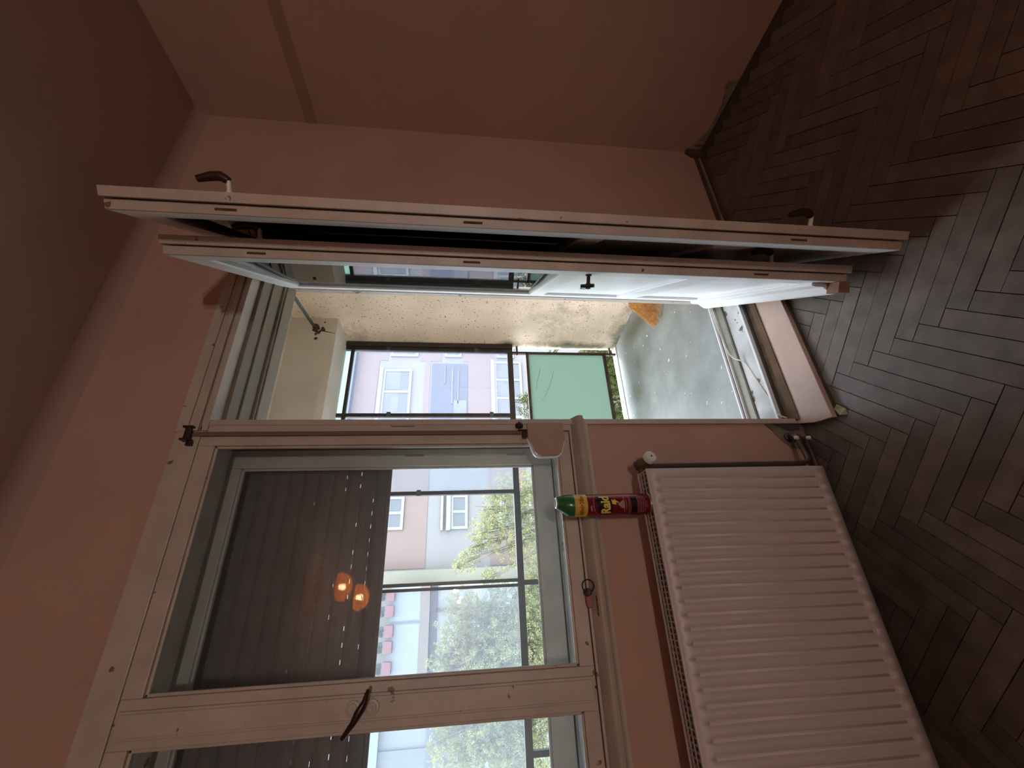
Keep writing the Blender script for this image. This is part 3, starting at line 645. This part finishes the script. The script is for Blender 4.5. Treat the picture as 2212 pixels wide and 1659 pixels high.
# cap: cylinder whose left side slopes to a spout
GRN = plain('green_cap_plastic', (.012, .10, .025), .22)
m = MB(); seg = 40; rings = []
for (h, f) in ((.239, 0), (.242, .02), (.252, .04), (.262, .22), (.272, .52), (.282, .80), (.287, .90)):
    vsr = []
    for j in range(seg):
        t = 2*math.pi*j/seg; r = CR+.0012; x = r*math.cos(t); y = r*math.sin(t)
        tx = .009+.0165*math.cos(t); ty = .0165*math.sin(t)
        f2 = f if x < .012 else f*.95
        vsr.append(V3((CX+x*(1-f2)+tx*f2, CY+y*(1-f2)+ty*f2, cb+h)))
    rings.append(vsr)
vs = [p for r in rings for p in r]; fs = [(i*seg+j, i*seg+(j+1) % seg, (i+1)*seg+(j+1) % seg, (i+1)*seg+j) for i in range(len(rings)-1) for j in range(seg)]
fs.append(tuple((len(rings)-1)*seg+j for j in range(seg))); m.add(vs, fs); m.build('cap', GRN, can, smooth=True)
m = MB(); m.lathe([(.0165, .286), (.0165, .291), (.012, .2915), (.011, .288), (0, .288)], (CX+.0085, CY, cb), 28); m.build('spray_nozzle', plain('pale_green_nozzle', (.42, .50, .42), .3), can, smooth=True)
FA = math.atan2(-CY, -CX)+.0                  # the label faces the camera
def wrapmesh(me, rad, a0, h0):
    for v in me.vertices:
        a = a0+v.co.x/CR; rr = rad
        v.co = V3((rr*math.cos(a), rr*math.sin(a), h0+v.co.y))
def can_obj(me, name, mat):
    me.materials.clear(); me.materials.append(mat); o = bpy.data.objects.new(name, me); COL.objects.link(o); o.parent = can; return o
def text_on_can(s, size, width, h, mat, name, rad, a0=0, shear=0, xs=None, rise=0, bold=.0):
    cu = bpy.data.curves.new(name, 'FONT'); cu.body = s; cu.size = 1; cu.align_x = 'CENTER'; cu.align_y = 'CENTER'; cu.shear = shear; cu.offset = bold
    to = bpy.data.objects.new(name, cu); COL.objects.link(to); dg = bpy.context.evaluated_depsgraph_get(); dg.update()
    me = bpy.data.meshes.new_from_object(to.evaluated_get(dg)); bpy.data.objects.remove(to); bpy.data.curves.remove(cu)
    xs_ = [v.co.x for v in me.vertices]; ys_ = [v.co.y for v in me.vertices]
    cx_, cy_ = (max(xs_)+min(xs_))/2, (max(ys_)+min(ys_))/2; kx = width/(max(xs_)-min(xs_)); ky = size/(max(ys_)-min(ys_))
    bm = bmesh.new(); bm.from_mesh(me); bmesh.ops.triangulate(bm, faces=bm.faces[:])
    for v in bm.verts: v.co = V3(((v.co.x-cx_)*kx, (v.co.y-cy_)*ky, 0))
    for v in bm.verts: v.co.y += v.co.x*rise
    for _ in range(3):
        es = [e for e in bm.edges if e.calc_length() > .0035]
        if not es: break
        bmesh.ops.subdivide_edges(bm, edges=es, cuts=1, use_grid_fill=False); bmesh.ops.triangulate(bm, faces=[f for f in bm.faces if len(f.verts) > 3])
    bm.to_mesh(me); bm.free(); wrapmesh(me, rad, FA+a0, h); return can_obj(me, name, mat)
def patch_on_can(poly, h, mat, name, rad, a0=0):
    bm = bmesh.new(); vs = [bm.verts.new((x, y, 0)) for x, y in poly]; bm.faces.new(vs); bmesh.ops.triangulate(bm, faces=bm.faces[:])
    for _ in range(4):
        es = [e for e in bm.edges if e.calc_length() > .004]
        if not es: break
        bmesh.ops.subdivide_edges(bm, edges=es, cuts=1, use_grid_fill=False); bmesh.ops.triangulate(bm, faces=[f for f in bm.faces if len(f.verts) > 3])
    me = bpy.data.meshes.new(name); bm.to_mesh(me); bm.free(); wrapmesh(me, rad, FA+a0, h); return can_obj(me, name, mat)
LBK = plain('black_label', (.008, .006, .006), .3); LYE = plain('logo_yellow', (.66, .55, .10), .35); LRE = plain('red_lettering', (.36, .03, .01), .4); LPK = plain('pale_print', (.30, .17, .18), .5); LDK = plain('dark_print', (.055, .004, .01), .35)
patch_on_can([(-.031, -.018), (.012, -.024), (.030, -.008), (.034, .016), (.030, .030), (.008, .030), (-.020, .022), (-.033, .010)], .145, LBK, 'logo_background', CR+.0004)
text_on_can('Raid', .0300, .0520, .147, LYE, 'brand_lettering', CR+.0010, 0, 0, rise=.10, bold=.03)
patch_on_can([(.002, .004), (.016, .006), (.011, -.002), (.017, -.001), (.004, -.020), (.007, -.008), (.000, -.008)], .122, LYE, 'lightning_bolt', CR+.0012)
text_on_can('Raid', .0300, .0520, .147, LYE, 'brand_lettering', CR+.0009, .026, 0, rise=.10, bold=.03)
text_on_can('400ml+200ml', .0135, .062, .2185, LRE, 'band_lettering', CR+.0014, 0, 0, bold=.03)
text_on_can('blattes', .006, .018, .189, LPK, 'small_print', CR+.0009, -.45, .2) if False else None
patch_on_can([(-.018, -.0025), (-.002, -.001), (-.002, .0025), (-.007, .004), (-.013, .002), (-.018, .002)], .189, LPK, 'small_print', CR+.0009)
for (h, a, b_) in ((.172, 0, 0),):
    pts = [(-.030, -.010), (-.018, .002), (0, .0065), (.018, .004), (.030, -.002), (.030, -.0005), (.018, .006), (0, .0085), (-.018, .004), (-.030, -.0085)]
    patch_on_can(pts, h+.004, LPK, 'label_arc', CR+.0008)
patch_on_can([(-.012, -.010), (-.004, -.012), (0, -.007), (.004, -.012), (.014, -.010), (.010, -.004), (.004, .004), (.001, .010), (-.002, .006), (-.008, .000)], .100, LPK, 'label_emblem', CR+.0008)
patch_on_can([(-.027, -.008), (.027, -.008), (.027, .008), (-.027, .008)], .0575, LBK, 'black_box', CR+.0008)
random.seed(11)
for k, (h, wd_) in enumerate(((.088, .024), (.082, .014), (.074, .027), (.0695, .028), (.046, .027), (.0405, .027), (.035, .026), (.0295, .026), (.024, .024), (.0185, .010))):
    x = -wd_; segs = []
    m = MB(); c0 = V3((CX, CY, cb))
    while x < wd_:
        l = random.uniform(.003, .008); x2 = min(x+l, wd_); nn = 3
        P = []
        for q_ in range(nn+1):
            a = FA+(x+(x2-x)*q_/nn)/CR
            P.append(a)
        th_ = .0009 if h > .08 else .0007
        for q_ in range(nn):
            r = CR+.0008
            m.add([c0+V3((r*math.cos(P[q_]), r*math.sin(P[q_]), h-th_)), c0+V3((r*math.cos(P[q_+1]), r*math.sin(P[q_+1]), h-th_)), c0+V3((r*math.cos(P[q_+1]), r*math.sin(P[q_+1]), h+th_)), c0+V3((r*math.cos(P[q_]), r*math.sin(P[q_]), h+th_))], [(0, 1, 2, 3)])
        x = x2+.0012
    m.build('fine_print', LPK, can)

# ================================================================= KEYS ON THE SILL
ky = empty('key_ring', -.03, 1.39, WZ0-.004, 'black key ring with dark red fob on the window sill', 'keys')
kz = WZ0-.010
m = MB(); m.tube([(-.004+.0175*math.cos(t), 1.368+.011*math.sin(t), kz+.017+.015*math.sin(t)) for t in [i*math.pi/12 for i in range(25)]], .0019, 8, caps=False); m.build('ring', BLACK, ky)
m = MB(); m.prism([(-.020, -.007), (-.05, -.010), (-.062, -.008), (-.064, .006), (-.05, .010), (-.022, .009)], lambda u, v, t: V3((u, 1.374-t+v*.35, kz+.018+v)), 0, .009); m.build('fob', plain('dark_red_fob', (.20, .006, .03), .35), ky, bevel=.0015)
m = MB(); m.lathe([(.011, 0), (.0125, .003), (.011, .010), (0, .011)], (-.022, 1.374, kz+.018), 16, (0, -1, .5)); m.build('key_head', BLACK, ky, smooth=True)
m = MB(); m.box(-.085, -.03, 1.356, 1.360, kz-.003, kz-.001); m.build('key_blade', RUST, ky)

# ================================================================= LAMPS BEHIND THE CAMERA
ch = empty('ceiling_lamp', .03, -1.5, CZ, 'two-arm ceiling lamp with ribbed amber glass bowls', 'lamp')
BRASS = plain('brass', (.45, .28, .08), .3, .9)
def ambermat():
    m = bpy.data.materials.new('amber_ribbed_glass'); m.use_nodes = True; nt = m.node_tree; nt.nodes.clear()
    o = nt.nodes.new('ShaderNodeOutputMaterial'); t = nt.nodes.new('ShaderNodeBsdfTransparent'); t.inputs[0].default_value = (1, .93, .84, 1)
    tr = nt.nodes.new('ShaderNodeBsdfTranslucent'); tr.inputs[0].default_value = (1, .46, .16, 1)
    mx = nt.nodes.new('ShaderNodeMixShader'); mx.inputs[0].default_value = .75
    nt.links.new(t.outputs[0], mx.inputs[1]); nt.links.new(tr.outputs[0], mx.inputs[2]); nt.links.new(mx.outputs[0], o.inputs[0]); return m
AMB = ambermat()
m = MB(); m.tube([(.03, -1.5, CZ), (.03, -1.5, 1.12)], .008, 10); m.lathe([(.05, 0), (.045, -.015), (0, -.03)], (.03, -1.5, CZ), 24)
m.tube([(.03, -1.5, 1.14), (.09, -1.38, 1.16), (.078, -1.36, 1.12)], .006, 8); m.tube([(.03, -1.5, 1.14), (-.01, -1.6, 1.13), (-.012, -1.70, 1.04)], .006, 8); m.build('stem_and_arms', BRASS, ch)
for (x, y, z_) in ((.077, -1.36, 1.05), (-.012, -1.70, .965)):
    m = MB(); m.lathe([(.020, -.085), (.050, -.078), (.085, -.055), (.108, -.022), (.114, .010), (.105, .035)], (x, y, z_), 72, rib=.03, ribn=24); s_ = m.build('glass_bowl', AMB, ch)
    sd = s_.modifiers.new('t', 'SOLIDIFY'); sd.thickness = .003
    m = MB(); m.lathe([(.010, .05), (.014, .045), (.016, .03), (.028, .005), (.028, -.012), (.018, -.028), (0, -.032)], (x, y, z_), 20); m.build('bulb', emis('warm_bulb', (1, .80, .50), 230), s_)
LY = -2.6
wl = empty('floor_lamp', -.05, LY, FZ, 'brass floor lamp with two bare white bulbs', 'lamp')
m = MB(); m.lathe([(.13, 0), (.13, .015), (.03, .03), (.009, .05), (.009, 1.27)], (-.055, LY-.02, FZ), 24); m.build('base_and_pole', BRASS, wl, smooth=True)
m = MB(); m.tube([(-.055, LY-.02, FZ+1.26), (-.0, LY-.01, .05), (0, LY, .07)], .006, 8); m.tube([(-.055, LY-.02, FZ+1.26), (-.10, LY-.01, .0), (-.113, LY, .02)], .006, 8); m.build('lamp_arms', BRASS, wl)
for (x, z_) in ((0.0, .088), (-.113, .038)):
    m = MB(); m.lathe([(0, -.02), (.014, -.012), (.018, 0), (.012, .014), (0, .02)], (x, LY, z_), 16); m.build('bulb', emis('white_bulb', (1, .91, .83), 4000), wl)
    m = MB(); m.lathe([(.006, -.022), (.05, -.026), (.084, -.0285), (.086, -.0265), (.05, -.024), (.006, -.020)], (x, LY, z_), 40); m.build('light_block_dish', BRASS, wl, smooth=True)  # unseen disc added under each bulb to keep its light off the floor

# ================================================================= OUTSIDE: opposite building
BY = 21.0
KF = .29                        # darkens all street-side colours so the strong sky does not overexpose them
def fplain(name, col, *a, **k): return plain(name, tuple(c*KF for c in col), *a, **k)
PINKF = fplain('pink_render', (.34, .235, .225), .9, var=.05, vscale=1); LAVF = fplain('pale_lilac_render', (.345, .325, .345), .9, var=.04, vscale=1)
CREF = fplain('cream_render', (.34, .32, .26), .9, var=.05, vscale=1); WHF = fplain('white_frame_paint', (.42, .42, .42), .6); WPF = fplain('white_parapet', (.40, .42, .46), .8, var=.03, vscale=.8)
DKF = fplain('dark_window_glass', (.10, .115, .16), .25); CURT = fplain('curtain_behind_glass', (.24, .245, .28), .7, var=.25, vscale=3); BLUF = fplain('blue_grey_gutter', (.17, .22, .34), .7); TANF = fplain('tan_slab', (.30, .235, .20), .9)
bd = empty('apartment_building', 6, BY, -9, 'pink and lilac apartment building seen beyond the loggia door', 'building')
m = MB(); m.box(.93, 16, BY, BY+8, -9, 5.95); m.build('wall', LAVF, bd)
# coloured render fields, a few cm proud
m = MB()
for (x0, x1, z0, z1) in ((8.0, 11.9, 4.75, 5.9), (1.0, 8.0, 1.72, 5.0), (8.0, 11.9, -1.65, -.22), (8.0, 11.9, 1.9, 2.2), (11.9, 15.5, 4.3, 5.9), (11.9, 15.5, 1.3, 2.5), (11.9, 15.5, -1.7, .05), (4.6, 8.0, -3.2, -1.3), (1.0, 4.6, -3.6, -1.3)):
    m.box(x0, x1, BY-.03, BY, z0, z1)
m.build('pink_render_field', PINKF, bd)
m = MB(); m.box(.93, 16, BY-.5, BY+.1, 5.95, 6.25); m.build('gutter', BLUF, bd)
def fwin(par, x0, x1, z0, z1, y, nx=2, box=True, curt=True, rail=True):
    m = MB(); t = .13
    m.box(x0, x1, y-.10, y, z0, z0+t); m.box(x0, x1, y-.10, y, z1-t, z1)
    for i in range(nx+1):
        xx = x0+(x1-x0-t)*i/nx; m.box(xx, xx+t, y-.09, y-.01, z0+t, z1-t)
    if box: m.box(x0-.05, x1+.05, y-.22, y, z1, z1+.20)
    f = m.build('window', WHF, par)
    m = MB(); m.box(x0, x1, y-.04, y-.02, z0, z1); m.build('pane', DKF, f)
    if curt:
        m = MB(); zz = z0+(z1-z0)*.40
        for i in range(nx):
            a = x0+(x1-x0)*i/nx+t; b__ = x0+(x1-x0)*(i+1)/nx-.02
            m.box(a, b__, y-.055, y-.042, zz, z1-t)
        m.build('curtain', CURT, f)
    return f
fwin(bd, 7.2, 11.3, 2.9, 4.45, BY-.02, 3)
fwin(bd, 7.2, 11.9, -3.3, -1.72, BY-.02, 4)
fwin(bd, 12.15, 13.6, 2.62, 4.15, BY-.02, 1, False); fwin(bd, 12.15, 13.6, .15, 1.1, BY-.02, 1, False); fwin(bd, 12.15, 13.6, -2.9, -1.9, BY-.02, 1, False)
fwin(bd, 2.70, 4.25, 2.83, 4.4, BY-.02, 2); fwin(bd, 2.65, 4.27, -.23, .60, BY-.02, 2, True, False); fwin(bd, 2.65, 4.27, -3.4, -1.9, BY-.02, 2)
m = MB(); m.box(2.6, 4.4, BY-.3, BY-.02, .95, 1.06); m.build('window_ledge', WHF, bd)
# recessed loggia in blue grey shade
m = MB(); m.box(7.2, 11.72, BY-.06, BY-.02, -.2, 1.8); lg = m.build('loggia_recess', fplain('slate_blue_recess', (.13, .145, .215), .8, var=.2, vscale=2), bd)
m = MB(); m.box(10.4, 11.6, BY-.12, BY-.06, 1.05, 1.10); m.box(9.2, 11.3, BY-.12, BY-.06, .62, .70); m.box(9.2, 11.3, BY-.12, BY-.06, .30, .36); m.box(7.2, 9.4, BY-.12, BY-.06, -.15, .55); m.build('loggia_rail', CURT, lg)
# left wing with balcony
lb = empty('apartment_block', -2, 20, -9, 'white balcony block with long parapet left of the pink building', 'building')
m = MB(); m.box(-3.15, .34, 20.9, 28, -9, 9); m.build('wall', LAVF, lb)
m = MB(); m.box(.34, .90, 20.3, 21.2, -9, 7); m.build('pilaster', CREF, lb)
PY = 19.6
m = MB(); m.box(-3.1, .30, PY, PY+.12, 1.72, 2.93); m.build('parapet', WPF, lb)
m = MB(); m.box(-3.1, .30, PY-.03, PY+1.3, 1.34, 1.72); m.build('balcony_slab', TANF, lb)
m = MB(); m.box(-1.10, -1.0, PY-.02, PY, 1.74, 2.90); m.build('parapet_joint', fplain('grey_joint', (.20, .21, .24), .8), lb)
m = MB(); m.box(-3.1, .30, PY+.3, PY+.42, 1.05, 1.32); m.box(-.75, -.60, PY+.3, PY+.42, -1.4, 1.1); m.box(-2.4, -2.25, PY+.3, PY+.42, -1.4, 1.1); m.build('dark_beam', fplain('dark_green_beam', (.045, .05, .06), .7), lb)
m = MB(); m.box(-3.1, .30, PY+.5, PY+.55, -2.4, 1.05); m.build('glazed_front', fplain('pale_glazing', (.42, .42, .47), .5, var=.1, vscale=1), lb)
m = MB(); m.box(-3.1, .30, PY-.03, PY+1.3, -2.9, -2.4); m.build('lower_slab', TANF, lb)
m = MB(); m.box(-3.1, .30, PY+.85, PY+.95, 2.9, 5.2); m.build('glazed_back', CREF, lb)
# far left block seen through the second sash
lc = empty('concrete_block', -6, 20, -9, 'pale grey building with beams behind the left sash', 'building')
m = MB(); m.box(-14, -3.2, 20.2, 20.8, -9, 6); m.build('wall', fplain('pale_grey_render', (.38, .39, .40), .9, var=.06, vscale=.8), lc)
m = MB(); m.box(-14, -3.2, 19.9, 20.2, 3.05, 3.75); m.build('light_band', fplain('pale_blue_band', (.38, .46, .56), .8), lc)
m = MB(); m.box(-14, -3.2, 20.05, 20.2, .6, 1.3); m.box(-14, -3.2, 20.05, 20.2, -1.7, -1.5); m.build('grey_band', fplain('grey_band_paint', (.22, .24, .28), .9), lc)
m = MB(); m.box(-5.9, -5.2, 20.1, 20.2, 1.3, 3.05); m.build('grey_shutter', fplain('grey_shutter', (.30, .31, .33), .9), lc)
m = MB(); m.box(-60, 60, 3.4, 80, -9.3, -9.0); tag(m.build('ground_street', plain('street_ground', (.24, .25, .22), .95, var=.3, vscale=1)), 'street ground far below', 'ground', kind='structure')
# flower pots on the parapet
POT = fplain('red_flower_box', (.30, .065, .075), .6); LEAFM = fplain('potted_leaves', (.05, .085, .045), .7, var=.4, vscale=20)
proto = None
pn = ['nearest the cream pilaster', 'second from the cream pilaster', 'in the middle of the row', 'fourth from the cream pilaster', 'furthest left, hanging lowest']
for i, (x, z_) in enumerate(((-.05, 3.02), (-.62, 3.02), (-1.32, 3.00), (-1.86, 3.0), (-2.55, 2.98))):
    nm = 'flower_box' if i == 0 else 'flower_box.%03d' % i
    if proto is None:
        t = empty('flower_box', x, PY, z_, None, None)
        m = MB(); m.prism([(-.20, .0), (.20, .0), (.23, .33), (-.23, .33)], lambda u, v, k: V3((x+u, PY-.262+k, z_-.28+v)), 0, .26); pb = m.build('box', POT, t, bevel=.03)
        m = MB(); random.seed(5)
        for _ in range(140):
            c = V3((x+random.uniform(-.17, .17), PY-.15+random.uniform(-.06, .06), z_+.12+abs(random.gauss(0, .16)))); a = V3((random.uniform(-1, 1), random.uniform(-1, 1), random.uniform(-1, 1))).normalized()*.06; bb_ = a.orthogonal().normalized()*.035
            m.add([c-a, c+bb_, c+a, c-bb_], [(0, 1, 2, 3)])
        pl_ = m.build('plant', LEAFM, t); pl_['kind'] = 'stuff'; proto = t; kids = [pb, pl_]
    else:
        t = proto.copy(); COL.objects.link(t); t.location = (x, PY, z_+H)
        for k_ in kids: c_ = k_.copy(); COL.objects.link(c_); c_.parent = t
    tag(t, 'red flower box on the white parapet, '+pn[i], 'flower box', 'red flower boxes on the balcony parapet')

# ================================================================= TREES
def leafmat(name, col, trans):
    m = bpy.data.materials.new(name); m.use_nodes = True; nt = m.node_tree; nt.nodes.clear()
    o = nt.nodes.new('ShaderNodeOutputMaterial'); d_ = nt.nodes.new('ShaderNodeBsdfDiffuse'); t = nt.nodes.new('ShaderNodeBsdfTranslucent'); mx = nt.nodes.new('ShaderNodeMixShader'); mx.inputs[0].default_value = trans
    ge = nt.nodes.new('ShaderNodeNewGeometry'); rp = nt.nodes.new('ShaderNodeValToRGB')
    rp.color_ramp.elements[0].color = (*[c*.62 for c in col], 1); rp.color_ramp.elements[1].color = (col[0]*1.7, col[1]*1.35, col[2]*1.1, 1)
    nt.links.new(ge.outputs['Random Per Island'], rp.inputs[0])
    nt.links.new(rp.outputs[0], d_.inputs[0]); nt.links.new(rp.outputs[0], t.inputs[0]); nt.links.new(d_.outputs[0], mx.inputs[1]); nt.links.new(t.outputs[0], mx.inputs[2]); nt.links.new(mx.outputs[0], o.inputs[0]); return m
BARK = plain('grey_brown_bark', (.10, .085, .07), .9, var=.4, vscale=10)
def tree(name, label, base, clusters, leaf, mat, seed, branch_every=2):
    rnd = random.Random(seed)
    t = empty(name, base[0], base[1], base[2], label, 'tree', 'trees between the houses')
    tm = MB(); top = V3((sum(c[0] for c in clusters)/len(clusters), sum(c[1] for c in clusters)/len(clusters), sum(c[2] for c in clusters)/len(clusters)))
    bz = V3(base); fork = bz.lerp(top, .62)
    tm.tube([bz, bz.lerp(fork, .5)+V3((.1, 0, 0)), fork], [.20, .16, .12], 10); tm.build('trunk', BARK, t, smooth=True)
    bm_ = MB(); lm_ = MB()
    for i, (x, y, z_, rx, rz, n) in enumerate(clusters):
        c = V3((x, y, z_))
        mid = fork.lerp(c, .5)+V3((0, 0, .15))
        bm_.tube([fork, mid, c, c+(c-mid).normalized()*rx*.7], [.06, .035, .02, .006], 6)
        for _ in range(4):
            a = c+V3((rnd.gauss(0, rx*.5), rnd.gauss(0, rx*.4), rnd.gauss(0, rz*.5))); bm_.tube([mid.lerp(c, .6), c.lerp(a, .5)+V3((0, 0, .05)), a], [.014, .009, .004], 4, caps=False)
        for _ in range(n):
            # twigs of small paired leaflets
            u = V3((rnd.gauss(0, 1), rnd.gauss(0, 1), rnd.gauss(0, 1)))
            u = u.normalized()*(rnd.random()**.45)
            p = c+V3((u.x*rx, u.y*rx*.8, u.z*rz))
            d_ = V3((rnd.uniform(-1, 1), rnd.uniform(-1, 1), rnd.uniform(-1.1, .3))).normalized()
            s_ = d_.orthogonal().normalized(); s_ = (Matrix.Rotation(rnd.uniform(0, 6.28), 3, d_) @ s_)
            for k in range(3):
                q = p+d_*leaf*.8*k
                for sg in (-1, 1):
                    a = q; b2 = q+s_*sg*leaf*1.0+d_*leaf*.5; w_ = d_*leaf*.32
                    mm = (a+b2)/2
                    lm_.add([a, mm-w_, b2, mm+w_], [(0, 1, 2, 3)])
    bm_.build('branches', BARK, t); f = lm_.build('foliage', mat, t); f['kind'] = 'stuff'
LF1 = leafmat('green_leaves', (.15, .175, .10), .5); LF2 = leafmat('dark_leaves', (.030, .042, .014), .35)
TY = 9.0
def px(x, y, Y):                         # where the ray of a photo pixel meets the plane at depth Y (helper used once to lay out crowns)
    v = r2*(-(y-829.5)/F_PX)+u2*(-(x-1106)/F_PX)+fw; k = Y/v.y; return (v.x*k, Y, v.z*k)
cl = []
for (x, y, rx, rz, n, dy) in ((1000, 1330, .55, .5, 420, 0), (1040, 1390, .75, .6, 700, .4), (985, 1400, .5, .4, 300, 0), (1090, 1340, .75, .6, 750, .5), (1080, 1440, .8, .7, 850, -.3), (1150, 1380, .8, .6, 750, 0), (1150, 1480, .9, .7, 850, .4), (1060, 1520, .8, .7, 700, 0), (1010, 1560, .6, .6, 380, .5), (960, 1440, .35, .35, 130, 0), (1130, 1580, .9, .7, 800, .3), (1000, 1640, .8, .6, 500, .6), (1090, 1660, .9, .8, 700, 0), (955, 1600, .4, .3, 120, 0), (1180, 1320, .7, .6, 600, 0), (1165, 1250, .5, .5, 340, .2)):
    p = px(x, y, TY+dy); cl.append((p[0], p[1], p[2], rx, rz, n))
tree('street_tree', 'leafy green street tree behind the left window sash', (-1.0, 9.3, -9.0), cl, .045, LF1, 21)
cl = []
for (x, y, rx, rz, n, dy) in ((1070, 1100, .45, .35, 260, 0), (1090, 1060, .40, .30, 120, 0), (1125, 1110, .45, .4, 300, .3), (1050, 1150, .38, .4, 170, 0), (1100, 1180, .45, .35, 130, 0), (1010, 1210, .22, .25, 55, 0), (1030, 1180, .25, .25, 70, .2), (985, 1225, .12, .14, 18, 0), (1150, 1060, .45, .4, 280, 0), (1140, 1160, .4, .4, 190, 0), (1055, 1250, .16, .2, 45, .1)):
    p = px(x, y, 8.2+dy); cl.append((p[0], p[1], p[2], rx, rz, n))
tree('slender_tree', 'thin yellow green tree reaching across the pink facade', (2.3, 8.6, -9.0), cl, .042, LF1, 22)
cl = []
for (x, y, rx, rz, n, dy) in ((1150, 870, .40, .45, 260, 0), (1200, 820, .8, .7, 800, .4), (1200, 890, .8, .7, 700, 0), (1300, 770, .9, .7, 1100, .8), (1320, 850, .9, .7, 1100, .5), (1330, 930, .9, .7, 700, .5), (1340, 800, .9, .5, 900, .5), (1290, 900, .8, .7, 700, .3)):
    p = px(x, y, TY+dy); cl.append((p[0], p[1], p[2], rx, rz, n))
tree('garden_tree', 'dark green tree below the green glass panel', (4.4, 9.3, -9.0), cl, .05, LF2, 23)
